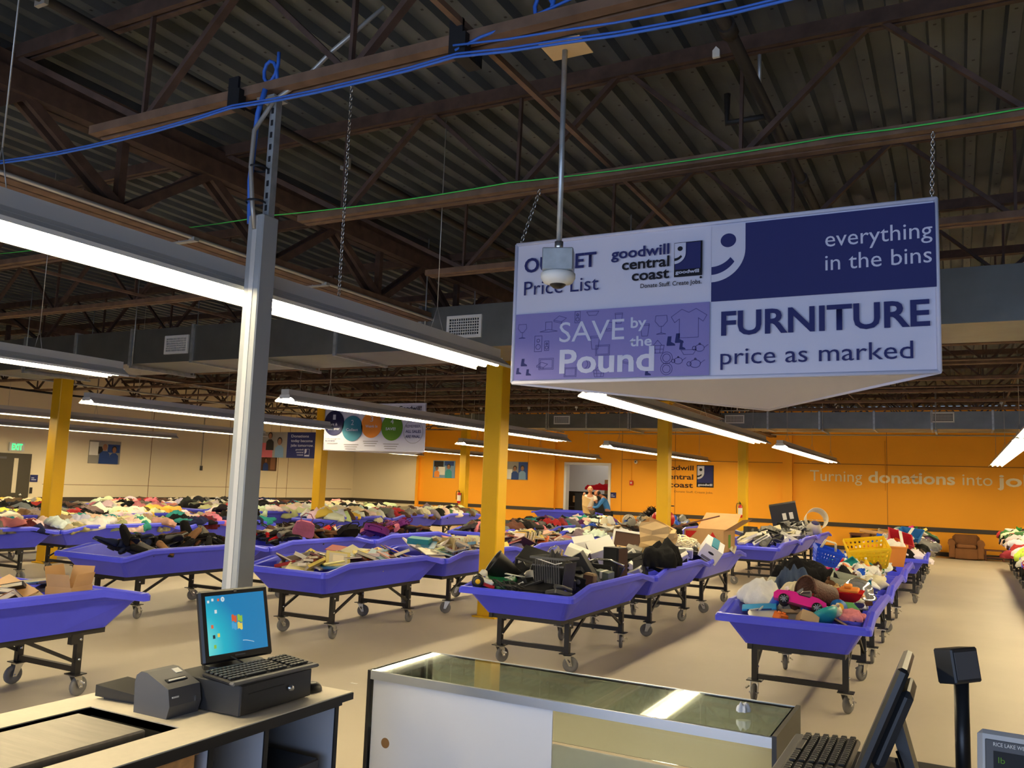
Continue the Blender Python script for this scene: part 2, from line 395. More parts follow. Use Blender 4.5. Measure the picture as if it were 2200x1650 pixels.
# yellow columns
cols = [(-5.475, 9.93, 'yellow square column standing behind the nearest electronics bin'), (-5.475, 17.3, 'yellow square column rising behind the brown paper bag'),
        (-5.475, 24.7, 'yellow square column with a fire extinguisher near the orange wall logo'), (-14.72, 9.93, 'yellow square column among the clothing bins at the far left'),
        (-14.75, 17.3, 'yellow square column beside the hanging four-step sign'), (-14.8, 24.7, 'slim yellow column with extinguisher before the orange wall near two photos')]
for x, y, lab in cols:
    e = empty('yellow_column', (x, y, 0), 0, lab, 'column')
    MB().box((0, 0, 1.79), (.25, .25, 3.58), bev=.012).obj('shaft', 'yellow', e)
    MB().box((0, 0, .01), (.34, .34, .02)).obj('base_plate', 'yellow', e)
    MB().box((0, 0, 3.56), (.3, .36, .03)).obj('cap_plate', 'yellow', e)
# grey power pole
e = empty('power_pole', (-3.135, 3.12, 0), 0, 'grey square metal power pole standing behind the register', 'post')
MB().box((0, 0, 1.53), (.105, .11, 3.06), bev=.006).obj('shaft', 'grey_post', e)
b = MB(); b.box((0, -.056, 1.53), (.03, .003, 3.04)); b.obj('cover_strip', 'housing', e)
b = MB(); b.box((.03, 0, 3.36), (.041, .041, .66))
b.obj('strut_channel', 'galv_light', e)
q = MB().box((.03, -.022, 0), (.014, .003, .03)).mesh('strut_slot', 'black')
for i in range(9): ob('strut_slot', q, e, (0, 0, 3.10+i*.065))
MB().box((0, 0, 3.69), (.12, .1, .012)).obj('strut_bracket', 'galv_light', e)
cpts = [(-3.135, 3.06, 2.98), (-3.14, 3.04, 3.1), (-3.16, 3.03, 3.3), (-3.165, 3.04, 3.5), (-3.10, 3.1, 3.68), (-2.96, 3.15, 3.78), (-2.78, 3.15, 3.9), (-2.5, 3.2, 4.1)]
b = MB(); b.tube(cpts, .0115, 8)
tag(b.obj('flex_conduit', 'conduit'), 'pale flexible conduit curving down to the top of the grey power pole', 'conduit')
tag(MB().tube([(-3.19, 3.08, 3.02), (-3.2, 3.07, 3.25), (-3.17, 3.06, 3.6), (-3.12, 3.05, 3.72)], .014, 6).obj('cable_bundle', 'blue_cable'), 'short blue cable bundle dropping into the grey power pole', 'cable')
for z in (3.12, 3.3): tag(MB().lathe([(.05, 0), (.052, .006), (.05, .012)], 12, (-3.15, 3.07, z)).obj('cable_tie', 'black'), f'{"lower" if z < 3.2 else "upper"} black cable tie round the conduit above the grey pole', 'tie', 'black cable ties')

# blue cables, clamps, string
def sag(pts, r, name, mt, lab, cat='cable', n=6, off=(0, 0, 0)):
    P = []
    for i in range(len(pts)-1):
        a, c = Vector(pts[i]), Vector(pts[i+1]); L = (c-a).length; st = max(2, int(L/.25))
        for k in range(st):
            t = k/st; p = a.lerp(c, t); p.z -= .03*L*t*(1-t)*1.4; P.append(p+Vector(off))
    P.append(Vector(pts[-1])+Vector(off))
    return tag(MB().tube(P, r, n).obj(name, mt), lab, cat)
bl = [(-6.6, 3.02, 3.75), (-5.33, 3.02, 3.64), (-4.2, 3.02, 3.605), (-3.33, 3.02, 3.64), (-2.46, 3.02, 3.615), (-1.95, 3.02, 3.63), (-1.42, 3.02, 3.578), (-.94, 3.02, 3.545), (-.5, 3.02, 3.545), (.6, 3.02, 3.62), (2.5, 3.02, 3.66)]
sag(bl, .0062, 'blue_cable', 'blue_cable', 'lowest blue data cable sagging beside the near joist')
sag(bl, .005, 'blue_cable', 'blue_cable', 'blue data cable just above the lowest one beside the near joist', off=(0, .012, .022))
sag(bl[5:], .005, 'blue_cable', 'blue_cable', 'upper blue data cable spreading from the second black clamp', off=(0, -.02, .045))
sag([(-1.97, 3.05, 3.68), (-1.85, 3.06, 3.72), (-1.6, 3.12, 3.8), (-1.2, 3.2, 3.95)], .007, 'blue_cable', 'blue_cable', 'blue cable rising over the joist from the second black clamp')
for k, (a, c) in enumerate((((-3.2, 3.16), 0), ((-1.6, 3.2), 1))):
    P = [(a[0]+.05*math.cos(t*.6), a[1], 3.82+.09*math.sin(t*.6)+t*.012) for t in range(12)]
    tag(MB().tube(P, .010, 6).obj('cable_coil', 'blue_cable'), ['loop of blue cable on the joist above the grey pole', 'loop of blue cable above the near joist at the top edge'][k], 'cable')
for x, lab in ((-3.35, 'black cable clamp on the near joist above the grey power pole'), (-1.97, 'black cable clamp on the near joist between the grey pole and camera pole')):
    e = empty('cable_clamp', (x, 3.14, ZB), 0, lab, 'clamp')
    b = MB(); b.box((0, -.085, 0), (.07, .015, .16)); b.box((0, .085, 0), (.07, .015, .16)); b.box((0, 0, -.075), (.07, .18, .015)); b.obj('bracket', 'black', e)
    b = MB(); b.box((.045, -.08, -.05), (.03, .05, .11)); b.obj('saddle', 'black', e)
sag([(-8.4, 4.86, 3.83), (-6.4, 4.86, 3.83), (-4.86, 4.86, 3.80), (-2.65, 4.86, 3.772), (-.56, 4.86, 3.755), (.34, 4.86, 3.755), (3, 4.86, 3.76)], .0045, 'green_string', 'green_string', 'bright green string stretched along the second roof joist', 'string')
# sprinkler mains and pipes
e = empty('sprinkler_pipe', (0, 0, 0), 0, 'dark sprinkler main running front to back under the roof over the price sign', 'pipe')
MB().tube([(-1.02, YF+.5, 4.16), (-1.02, 27, 4.16)], .035, 10).obj('pipe_run', 'black_pipe', e)
q = MB().tube([(-1.02, -.05, 4.16), (-1.02, .05, 4.16)], .048, 10).mesh('coupling', 'black_pipe')
for y in (4.2, 6.6, 10, 14): ob('coupling', q, e, (0, y, 0))
for y in (5.35, 8.0): MB().tube([(-1.02, y, 4.16), (-1.3, y, 4.16), (-1.3, y, 4.36)], .022, 8).obj('branch', 'black_pipe', e)
MB().tube([(-1.02, 5, 4.2), (-1.02, 5, 4.5)], .012, 6).obj('hanger', 'galv_light', e)
e = empty('sprinkler_pipe', (0, 0, 0), 0, 'dark pipe strapped under the roof over the upper left corner', 'pipe')
MB().tube([(-4.45, YF+.5, 4.33), (-4.45, 12, 4.33)], .03, 8).obj('pipe_run', 'black_pipe', e)
for y in (2.65, 5.3): MB().box((-4.45, y, 4.33), (.09, .025, .09)).obj('strap', 'conduit', e)
e = empty('sprinkler_pipe', (0, 0, 0), 0, 'thin grey pipe with upright sprinkler heads above the far air duct', 'pipe')
MB().tube([(-14.3, 21.85, 3.80), (6, 21.85, 3.80)], .018, 6).obj('pipe_run', 'conduit', e)
q = MB(); q.tube([(0, 0, 3.8), (0, 0, 3.9)], .012, 6); q.lathe([(0, 3.9), (.04, 3.9), (.045, 3.95), (0, 3.96)], 8)
qm = q.mesh('sprinkler_head', 'label_white')
for x in (-12.6, -11.0, -9.5, -5.0, -2.6, .9, 2.4, 4): ob('sprinkler_head', qm, e, (x, 21.85, 0))
for k, (y, z, x0, x1, mt) in enumerate(((12.3, 3.55, -14.5, 3, 'steel_tan'), (16.2, 3.66, -14.5, 5, 'steel_tan'), (26.9, 3.62, -9.5, 5, 'conduit'), (28.4, 3.62, -12, 6, 'conduit'))):
    tag(MB().tube([(x0, y, z), (x1, y, z)], .02, 6).obj('ceiling_pipe', mt), 'thin pipe crossing under the roof joists, ' + ['just behind the near duct', 'midway between the ducts', 'just behind the far duct', 'close to the orange wall'][k], 'pipe')
sag([(-21.5, 9, 3.9), (-20.5, 13, 3.6), (-20.5, 17, 3.7), (-21, 21, 3.6), (-21.3, 26, 3.7)], .03, 'ceiling_cable', 'black', 'thick dark cable drooping along the top of the cream wall')
tag(MB().tube([(-16.2, 8, 3.45), (-16.2, 20, 3.45)], .02, 6).obj('ceiling_pipe', 'conduit'), 'thin pale pipe running front to back over the left clothing bins', 'pipe')

# ---------------------------------------------------------------- air ducts
def duct(y0, y1, z0, z1, x0, x1, lab, vents, seams):
    e = empty('air_duct', ((x0+x1)/2, y0, z0), 0, lab, 'duct'); cx = (x0+x1)/2
    n = int((x1-x0)/seams); L = (x1-x0)/n
    q = MB().box((0, (y1-y0)/2, (z1-z0)/2), (L-.012, y1-y0, z1-z0)).mesh('duct_section', 'galv')
    f = MB()
    f.box((0, -.012, (z1-z0)/2), (.045, .024, z1-z0+.05)); f.box((0, (y1-y0)+.012, (z1-z0)/2), (.045, .024, z1-z0+.05)); f.box((0, (y1-y0)/2, -.012), (.045, y1-y0, .024)); f.box((0, (y1-y0)/2, z1-z0+.012), (.045, y1-y0, .024))
    fm = f.mesh('seam_flange', 'galv_light')
    h = MB(); h.tube([(0, -.03, -.04), (0, -.03, ZD-z0)], .008, 6); h.tube([(0, y1-y0+.03, -.04), (0, y1-y0+.03, ZD-z0)], .008, 6); h.box((0, (y1-y0)/2, -.05), (.045, y1-y0+.12, .035))
    hm = h.mesh('trapeze_hanger', 'galv_light')
    for i in range(n):
        xx = x0-cx+L*(i+.5); ob('duct_section', q, e, (xx, 0, 0))
        if i: ob('seam_flange', fm, e, (x0-cx+L*i, 0, 0))
        if i % 2: ob('trapeze_hanger', hm, e, (x0-cx+L*i+.08, 0, 0))
    for (vx, vw, vz, vh) in vents:
        v = MB(); t = .035
        v.box((0, -.012, vh/2-t/2), (vw, .024, t)); v.box((0, -.012, -vh/2+t/2), (vw, .024, t)); v.box((-vw/2+t/2, -.012, 0), (t, .024, vh-2*t)); v.box((vw/2-t/2, -.012, 0), (t, .024, vh-2*t))
        vo = v.obj('vent', 'white_metal', e, (vx-cx, 0, vz-z0))
        MB().box((0, -.002, 0), (vw-2*t, .004, vh-2*t)).obj('vent_backing', 'black', vo)
        g = MB(); k = int((vw-2*t)/.028)
        for i in range(1, k): g.box((-vw/2+t+(vw-2*t)*i/k, -.012, 0), (.008, .014, vh-2*t))
        k = int((vh-2*t)/.03)
        for i in range(1, k): g.box((0, -.014, -vh/2+t+(vh-2*t)*i/k), (vw-2*t, .014, .008))
        g.obj('vent_grille', 'white_metal', vo)
    return e
duct(8.1, 9.15, 3.25, 3.74, -14.3, 12, 'long galvanised air duct hanging near, behind the price sign', [(-4.93, .46, 3.49, .26), (-9.6, .46, 3.49, .26), (2.5, .46, 3.49, .26)], 1.22)
duct(22.1, 23.1, 3.36, 3.77, -14.3, 12, 'far galvanised air duct hanging before the orange wall', [(-10.05, .5, 3.59, .24), (-5.12, .5, 3.6, .22), (-.3, .5, 3.63, .24)], 1.22)

# ---------------------------------------------------------------- pendant lights
LZ = 2.68
def lamp_meshes(L):
    h = MB(); h.box((0, 0, .125), (.13, L, .07)); 
    r = MB(); t = .004
    # reflector: sloped sides, inner lip; open below
    for s in (-1, 1):
        r.add([(s*.065, -L/2, .09), (s*.165, -L/2, .02), (s*.165, -L/2, -.0), (s*.160, -L/2, -.0), (s*.160, -L/2, .018), (s*.06, -L/2, .086),
               (s*.065, L/2, .09), (s*.165, L/2, .02), (s*.165, L/2, -.0), (s*.160, L/2, -.0), (s*.160, L/2, .018), (s*.06, L/2, .086)],
              [(0, 1, 7, 6), (1, 2, 8, 7), (2, 3, 9, 8), (3, 4, 10, 9), (4, 5, 11, 10)])
    for s in (-1, 1): r.box((0, s*L/2, .064), (.17, .006, .05))
    lens = MB(); lens.tube([(0, -L/2+.04, .030), (0, L/2-.04, .030)], .019, 8, cap=False)
    r.add([(-.12, -L/2, .053), (.12, -L/2, .053), (.12, L/2, .053), (-.12, L/2, .053)], [(0, 3, 2, 1)])
    w = MB()
    for s in (-1, 1): w.tube([(s*.06, 0, .15), (0, 0, .34)], .003, 4); 
    w.tube([(0, 0, .34), (0, 0, ZD-LZ)], .004, 4)
    return h.mesh('housing', 'housing'), r.mesh('reflector', 'white_metal'), lens.mesh('tube', 'lens'), w.mesh('hanging_wire', 'conduit')
LM = {}
lights = [(-3.39, -2.2, 6.05, 'largest long pendant light passing behind the grey power pole'),
          (-3.39, 8.2, 17.0, 'long pendant light emerging beneath the hanging price sign'),
          (-3.30, 18.3, 27.2, 'pendant light before the orange wall left of the word Turning'),
          (-7.65, -2.2, 5.75, 'pendant light in the left part, end just above the left yellow column'),
          (-7.65, 8.2, 17.0, 'pendant light crossing in front of the four-step sign'),
          (-7.5, 19.1, 28.3, 'pendant light left of the wall logo and behind a yellow column'),
          (-11.3, 8.0, 13.4, 'pendant light crossing behind the grey power pole, above the clothing bins'),
          (-11.3, 18.6, 28.0, 'pendant light ending just over the doorway in the orange wall'),
          (-15.75, 6.6, 16.2, 'upper one of the two long pendant lights behind the far left column'),
          (-15.75, 18.6, 28.0, 'pendant light just right of the four-step sign, before the orange wall'),
          (-20.5, 7.4, 17.5, 'lower one of the two long pendant lights behind the far left column'),
          (-19.2, 19.2, 23.2, 'short far pendant light left of the small navy sign'),
          (-19.0, 24.0, 28.3, 'far pendant light below the four-step sign at the bright wall corner'),
          (.92, 6.4, 15.1, 'near pendant light at the right edge over the open aisle'),
          (.92, 15.45, 27.4, 'far pendant light at the right edge over the open aisle'),
          (5.4, 8.2, 16.9, 'pendant light beyond the right edge over the last bins'), (5.4, 18.4, 27.2, 'far pendant light beyond the right edge over the last bins')]
for x, y0, y1, lab in lights:
    L = round(y1-y0, 2)
    if L not in LM: LM[L] = lamp_meshes(L)
    h, r, l, wv = LM[L]
    e = empty('pendant_light', (x, (y0+y1)/2, LZ), 0, lab, 'light')
    ob('housing', h, e); ob('reflector', r, e); ob('tube', l, e, (-.058, 0, 0)); ob('tube', l, e, (.058, 0, 0))
    for t in (-.5+.22/L*4, -.0, .5-.22/L*4): ob('hanging_wire', wv, e, (0, t*L, 0))
# visible chain to the big light
def chain(a, c, name, lab, link=.035, r=.0035):
    a, c = Vector(a), Vector(c); L = (c-a).length; n = int(L/(link*.78)); b = MB()
    for i in range(n):
        p = a.lerp(c, (i+.5)/n); k = i % 2
        P = []
        for t in range(7):
            an = 2*PI*t/6; dx = math.cos(an)*link*.28; dz = math.sin(an)*link*.5
            P.append(p+Vector((dx if k else 0, 0 if k else dx, dz)))
        b.tube(P, r, 4, cap=False)
    return tag(b.obj(name, 'chrome'), lab, 'chain')
chain((-3.39, 4.05, 2.84), (-3.39, 4.05, 4.45), 'chain', 'thin chain holding up the big pendant light')
chain((-2.49, 4.75, 3.30), (-2.46, 4.95, 3.74), 'chain', 'thin chain at the left corner of the price sign')
chain((-.09, 4.75, 3.30), (-.08, 4.93, 3.74), 'chain', 'thin chain at the right corner of the price sign')
chain((-1.276, 6.67, 3.30), (-1.276, 6.75, 3.74), 'chain', 'thin chain at the rear corner of the price sign')

# ---------------------------------------------------------------- the hanging price sign (triangular prism)
def prism_sign(loc, W, D, H, lab, name='hanging_sign', rz=0):
    e = empty(name, loc, rz, lab, 'sign')
    pts = [(0, 0), (W, 0), (W/2, D)]
    nx = 24
    b = MB(); vs = []
    # fabric front face with faint tension ripples
    for j in range(9):
        for i in range(nx+1):
            u, v = i/nx, j/8
            vs.append((u*W, .006*math.sin(u*9+v*7)*math.sin(PI*u)*math.sin(PI*v)*.0, v*H))
    b.add(vs, [(j*(nx+1)+i, j*(nx+1)+i+1, (j+1)*(nx+1)+i+1, (j+1)*(nx+1)+i) for j in range(8) for i in range(nx)])
    b.obj('front_face', 'fabric', e)
    MB().add([(W, 0, 0), (W/2, D, 0), (W/2, D, H), (W, 0, H)], [(0, 1, 2, 3)]).obj('side_face', 'fabric', e)
    MB().add([(W/2, D, 0), (0, 0, 0), (0, 0, H), (W/2, D, H)], [(0, 1, 2, 3)]).obj('side_face', 'fabric', e)
    MB().add([(0, 0, 0), (W, 0, 0), (W/2, D, 0)], [(0, 2, 1)]).obj('underside', 'fabric', e)
    fr = MB(); r = .012
    for z in (0, H):
        P = [(p[0], p[1], z) for p in pts]
        for i in range(3): fr.tube([P[i], P[(i+1) % 3]], r, 8)
    for p in pts: fr.tube([(p[0], p[1], 0), (p[0], p[1], H)], r, 8)
    fr.obj('frame', 'fabric', e)
    return e
def goodwill_logo(e, x, z, w, h, bg='ink_navy', fg='ink_pale', edge='ink_black', d=.004, word=True):
    k = d*.5
    flat('logo_field', [(x, -d, z), (x+w, -d, z), (x+w, -d, z+h), (x, -d, z+h)], edge, e, .001)
    f = .045*w
    flat('logo_square', [(x+f, -d-k, z+.2*h), (x+w-f, -d-k, z+.2*h), (x+w-f, -d-k, z+h-f), (x+f, -d-k, z+h-f)], bg, e, .001)
    smile(e, x+f, z+.36*h, .40*w, h*.60, fg, edge, d+2*k)
    if word: text('goodwill', e, x+.08*w, z+.07*h, .10*h, w*.84, fg, d+2*k, .03)
def smile(e, x, z, w, h, fg, ink, d):
    # half-face: square top, rounded lower right corner
    P = [(x, -d, z+h), (x, -d, z)]
    n = 14; R = w
    for i in range(n+1):
        t = -PI/2+PI/2*i/n; P.append((x+R*math.cos(t)*1.0, -d, z+R*.95+R*.95*math.sin(t)))
    P.append((x+w, -d, z+h))
    flat('logo_face', P, fg, e, .001)
    flat('logo_eye', circle_pts(x+w*.50, z+h*.72, w*.23, 24, -d-.002, w*.21), ink, e, .001)
    A = []; Bp = []
    for i in range(13):
        t = -PI/2+(PI*.30)*i/12; A.append((x+.70*w*math.cos(t), -d-.002, z+h*.27+.62*w+.62*w*math.sin(t))); Bp.append((x+.98*w*math.cos(t)*.86, -d-.002, z+h*.27+.62*w+.86*w*math.sin(t)))
    flat('logo_smile', A+Bp[::-1], ink, e, .001)
SG = prism_sign((-2.508, 4.73, 2.384), 2.437, 1.96, .902, 'large white triangular fabric price sign reading FURNITURE price as marked')
def rect(x0, z0, x1, z1, d): return [(x0, -d, z0), (x1, -d, z0), (x1, -d, z1), (x0, -d, z1)]
flat('printed_panel', rect(.02, .012, 1.27, .436, .016), 'fabric_purple', SG, .001)
flat('printed_panel', rect(1.278, .435, 2.432, .878, .016), 'ink_navy', SG, .001)
smile(SG, 1.279, .548, .192, .33, 'ink_pale', 'ink_navy', .018)
text('OUTLET', SG, .069, .708, .095, .496, 'ink_navy', .018, .022)
text('Price List', SG, .072, .558, .095, .512, 'ink_navy', .018)
text('goodwill', SG, .662, .742, .066, .366, 'ink_navy', .018, .022)
text('central', SG, .733, .668, .066, .296, 'ink_black', .018, .022)
text('coast', SG, .797, .596, .066, .232, 'ink_black', .018, .022)
text('Donate Stuff. Create Jobs.', SG, .853, .547, .027, .369, 'ink_black', .018, .01)
goodwill_logo(SG, 1.058, .596, .167, .206, d=.018)
flat('logo_dot', circle_pts(1.217, .584, .007, 12, -.018), 'ink_black', SG, .001)
text('everything', SG, 1.898, .695, .092, .52, 'ink_pale', .018)
text('in the bins', SG, 1.897, .564, .092, .516, 'ink_pale', .018)
text('FURNITURE', SG, 1.337, .238, .140, 1.062, 'ink_navy', .018, .022)
text('price as marked', SG, 1.334, .070, .098, .985, 'ink_navy', .018)
text('SAVE', SG, .331, .243, .132, .426, 'ink_pale', .0185)
text('by', SG, .797, .309, .066, .098, 'ink_pale', .0185, .02)
text('the', SG, .793, .198, .062, .137, 'ink_pale', .0185, .02)
text('Pound', SG, .337, .050, .150, .609, 'ink_pale', .0185, .022)
# little line drawings of goods on the purple panel
def line2d(pts, mt='ink_line', wd=.0035, closed=False, name='line_drawing'):
    b = MB(); P = list(pts) + ([pts[0]] if closed else [])
    for i in range(len(P)-1):
        a, c = Vector((P[i][0], P[i][1])), Vector((P[i+1][0], P[i+1][1])); dd = (c-a)
        if dd.length < 1e-6: continue
        nrm = Vector((-dd.y, dd.x)).normalized()*wd/2; a2 = a-dd.normalized()*wd*.3; c2 = c+dd.normalized()*wd*.3
        b.add([(a2.x-nrm.x, -.0172, a2.y-nrm.y), (c2.x-nrm.x, -.0172, c2.y-nrm.y), (c2.x+nrm.x, -.0172, c2.y+nrm.y), (a2.x+nrm.x, -.0172, a2.y+nrm.y)], [(0, 1, 2, 3)])
    return b.obj(name, mt, SG)
def circ(cx, cz, r, k=1, n=18): return [(cx+r*math.cos(2*PI*i/n), cz+r*k*math.sin(2*PI*i/n)) for i in range(n)]
def glyph(kind, x, z, s):
    if kind == 'goblet':
        line2d([(x-.3*s, z+s), (x-.34*s, z+.7*s), (x-.1*s, z+.42*s), (x+.1*s, z+.42*s), (x+.34*s, z+.7*s), (x+.3*s, z+s)], closed=True); line2d([(x, z+.42*s), (x, z+.05*s)]); line2d([(x-.25*s, z), (x+.25*s, z), (x, z+.07*s)], closed=True)
    if kind == 'tshirt': line2d([(x-.3*s, z+s), (x-.75*s, z+.7*s), (x-.6*s, z+.45*s), (x-.4*s, z+.6*s), (x-.4*s, z-.2*s), (x+.4*s, z-.2*s), (x+.4*s, z+.6*s), (x+.6*s, z+.45*s), (x+.75*s, z+.7*s), (x+.3*s, z+s), (x, z+.85*s)], closed=True)
    if kind == 'tv': line2d([(x-.5*s, z), (x+.5*s, z), (x+.5*s, z+.7*s), (x-.5*s, z+.7*s)], closed=True); line2d([(x-.42*s, z+.08*s), (x+.42*s, z+.08*s), (x+.42*s, z+.62*s), (x-.42*s, z+.62*s)], closed=True)
    if kind == 'speaker': line2d([(x-.25*s, z), (x+.25*s, z), (x+.25*s, z+s), (x-.25*s, z+s)], closed=True); line2d(circ(x, z+.7*s, .1*s), closed=True); line2d(circ(x, z+.3*s, .16*s), closed=True)
    if kind == 'plate': line2d(circ(x, z, .5*s), closed=True); line2d(circ(x, z, .33*s), closed=True)
    if kind == 'teapot': line2d(circ(x, z, .38*s, .75), closed=True); line2d([(x+.35*s, z), (x+.6*s, z+.2*s), (x+.7*s, z+.25*s)]); line2d(circ(x-.45*s, z, .16*s), closed=True); line2d(circ(x, z+.34*s, .06*s), closed=True)
    if kind == 'hat': line2d([(x-.2*s, z+.1*s), (x-.2*s, z+.55*s), (x+.2*s, z+.55*s), (x+.2*s, z+.1*s)]); line2d([(x-.55*s, z), (x, z+.12*s), (x+.55*s, z), (x, z-.03*s)], closed=True)
    if kind == 'cup': line2d([(x-.2*s, z), (x-.3*s, z+.8*s), (x+.3*s, z+.8*s), (x+.2*s, z)], closed=True); line2d([(x-.3*s, z+.7*s), (x+.3*s, z+.7*s)])
    if kind == 'bowl': line2d([(x-.5*s, z+.3*s), (x-.3*s, z), (x+.3*s, z), (x+.5*s, z+.3*s)], closed=True)
    if kind == 'book': line2d([(x-.45*s, z), (x+.15*s, z-.15*s), (x+.5*s, z+.1*s), (x-.05*s, z+.28*s)], closed=True); line2d([(x-.45*s, z), (x-.45*s, z-.1*s), (x+.15*s, z-.25*s), (x+.15*s, z-.15*s)])
    if kind == 'basket': line2d([(x-.35*s, z), (x-.45*s, z+.5*s), (x+.45*s, z+.5*s), (x+.35*s, z)], closed=True); line2d([(x-.4*s, z+.25*s), (x+.4*s, z+.25*s)]); line2d([(x-.15*s, z), (x-.2*s, z+.5*s)]); line2d([(x+.15*s, z), (x+.2*s, z+.5*s)]); line2d([(x-.3*s, z+.5*s), (x, z+.85*s), (x+.3*s, z+.5*s)])
    if kind == 'boot': flat('drawing_boot', [(x-.2*s, -.0172, z+s*.8), (x-.3*s, -.0172, z+.1*s), (x-.28*s, -.0172, z), (x+.45*s, -.0172, z), (x+.4*s, -.0172, z+.16*s), (x+.08*s, -.0172, z+.32*s), (x+.12*s, -.0172, z+.8*s)], 'ink_navy', SG, .001)
for g in (('goblet', .985, .262, .11), ('tshirt', 1.15, .262, .14), ('tv', .245, .075, .10), ('speaker', .185, .19, .10), ('speaker', .245, .195, .06), ('hat', .255, .315, .11), ('plate', 1.02, .12, .07), ('plate', 1.02, .055, .07), ('teapot', 1.19, .08, .08), ('teapot', 1.09, .10, .065), ('cup', .885, .255, .09), ('bowl', 1.15, .135, .09), ('book', .215, .10, .08), ('basket', .965, .15, .09), ('boot', .085, .10, .06), ('boot', .05, .05, .05), ('boot', .12, .04, .05), ('boot', 1.04, .19, .07), ('boot', 1.09, .205, .07), ('boot', 1.11, .165, .05), ('boot', .905, .02, .05),
          ('tv', .41, .025, .08), ('book', .33, .385, .09), ('basket', .60, .02, .08), ('tv', .62, .15, .09), ('cup', .57, .19, .10), ('teapot', 1.215, .17, .07), ('speaker', .45, .36, .07), ('bowl', .55, .40, .08), ('hat', .66, .30, .09), ('goblet', .07, .28, .09), ('book', .78, .11, .08), ('plate', .50, .10, .08), ('cup', .72, .34, .08)):
    glyph(*g)
# four-step sign
S2 = prism_sign((-11.54, 13.6, 2.28), 2.47, 1.5, .93, 'white hanging sign with four coloured step circles')
for px, py in ((.05, .02), (2.42, .02), (1.235, 1.45)): MB().tube([(px, py, .93), (px, py, 2.27)], .005, 4).obj('hanging_wire', 'conduit', S2)
for cx, cz, mt, n_, wd in ((.25, .55, 'disc_navy', '1', 'Sort &|Discover'), (.72, .44, 'disc_teal', '2', 'Collect'), (1.20, .51, 'disc_orange', '3', 'Weigh In'), (1.70, .46, 'disc_green', '4', 'SAVE!')):
    flat('step_circle', circle_pts(cx, cz, .258, 32, -.016), mt, S2, .001)
    text(n_, S2, cx-.035, cz+.07, .11, .07, 'ink_pale', .018)
    for i, t in enumerate(wd.split('|')): text(t, S2, cx-.15, cz-.05-i*.09, .055, .30 if len(t) > 6 else .24, 'ink_pale', .018, .02)
    if n_ == '1': text('Look through the', S2, cx-.2, cz-.33, .024, .38, 'ink_grey', .018); text('BLUE BINS', S2, cx-.2, cz-.375, .024, .24, 'ink_navy', .018, .02)
    for i in range(3):
        if n_ != '1' or i == 2: flat('printed_line', rect(cx-.19+.02*i, cz-.33-i*.045, cx+.18-.03*i, cz-.319-i*.045, .017), 'ink_grey', S2, .001)
text('SAVE with', S2, 1.28, .80, .08, .50, 'ink_navy', .018); text('Goodwill!', S2, 1.84, .80, .085, .54, 'ink_black', .018, .02)
for i, t in enumerate(('REMEMBER,', 'ALL SALES', 'ARE FINAL.')): text(t, S2, 2.03, .46-i*.10, .055, .36, 'ink_navy', .018, .0 if i == 0 else .02)
line = MB()
P = circle_pts(2.21, .38, .225, 32, -.017)
line.tube(P+[P[0]], .003, 4); line.obj('printed_ring', 'ink_grey', S2)
flat('side_print', [(0, 0, 0), (.5, 0, 0), (.5, 0, .9), (0, 0, .9)], 'disc_orange', S2, .001).matrix_local = Matrix.Translation((2.475, .02, .015)) @ Matrix.Rotation(math.atan2(1.5, -1.235), 4, 'Z') @ Matrix.Scale(1, 4)
flat('side_print', [(.5, 0, 0), (1.3, 0, 0), (1.3, 0, .9), (.5, 0, .9)], 'disc_navy', S2, .001).matrix_local = Matrix.Translation((2.475, .02, .015)) @ Matrix.Rotation(math.atan2(1.5, -1.235), 4, 'Z')

# portrait-style posters made of flat printed shapes
def person_print(e, x, z, s, shirt, face, hair, d=.012):
    flat('printed_torso', [(x-.26*s, -d, z), (x+.26*s, -d, z), (x+.24*s, -d, z+.42*s), (x+.1*s, -d, z+.54*s), (x-.1*s, -d, z+.54*s), (x-.24*s, -d, z+.42*s)], shirt, e, .001)
    flat('printed_hair', circle_pts(x, z+.74*s, .145*s, 14, -d-.001, .17*s), hair, e, .001)
    flat('printed_face', circle_pts(x, z+.70*s, .11*s, 14, -d-.003, .145*s), face, e, .001)
mat('p_blue', rgb(36, 66, 130), .7); mat('p_sky', rgb(120, 150, 180), .7); mat('p_dark', rgb(40, 34, 30), .7); mat('p_grey', rgb(150, 146, 138), .7); mat('p_tan', rgb(150, 104, 78), .7); mat('p_pink', rgb(190, 92, 100), .7); mat('p_teal', rgb(60, 150, 150), .7); mat('p_brown', rgb(96, 66, 46), .7)
def poster(loc, W, Hh, rz, lab, bg, people, extra=()):
    e = empty('photo_print', loc, rz, lab, 'poster')
    MB().box((W/2, .012, Hh/2), (W, .02, Hh)).obj('board', bg, e)
    for (x0, z0, x1, z1, mt) in extra: flat('printed_shape', rect(x0, z0, x1, z1, .004), mt, e, .001)
    for p in people: person_print(e, *p)
    return e
poster((XL+.03, 16.66, 1.87), 1.08, .70, PI/2, 'framed photo of two people in blue vests on the cream wall', 'p_grey', [(.52, .0, .72, 'p_blue', 'p_tan', 'p_grey'), (.85, 0, .62, 'p_blue', 'p_tan', 'p_dark', .014)], [(.0, .25, .3, .65, 'label_white'), (.3, .3, .46, .52, 'p_dark'), (.62, .35, 1.05, .6, 'p_blue')])
poster((XL+.03, 23.45, 1.86), 1.2, .55, PI/2, 'small dark photo on the cream wall beside the grey pole', 'p_brown', [(.6, 0, .55, 'p_blue', 'p_tan', 'p_dark')], [(.05, .05, .3, .5, 'p_dark'), (.85, .05, 1.1, .5, 'p_tan')])
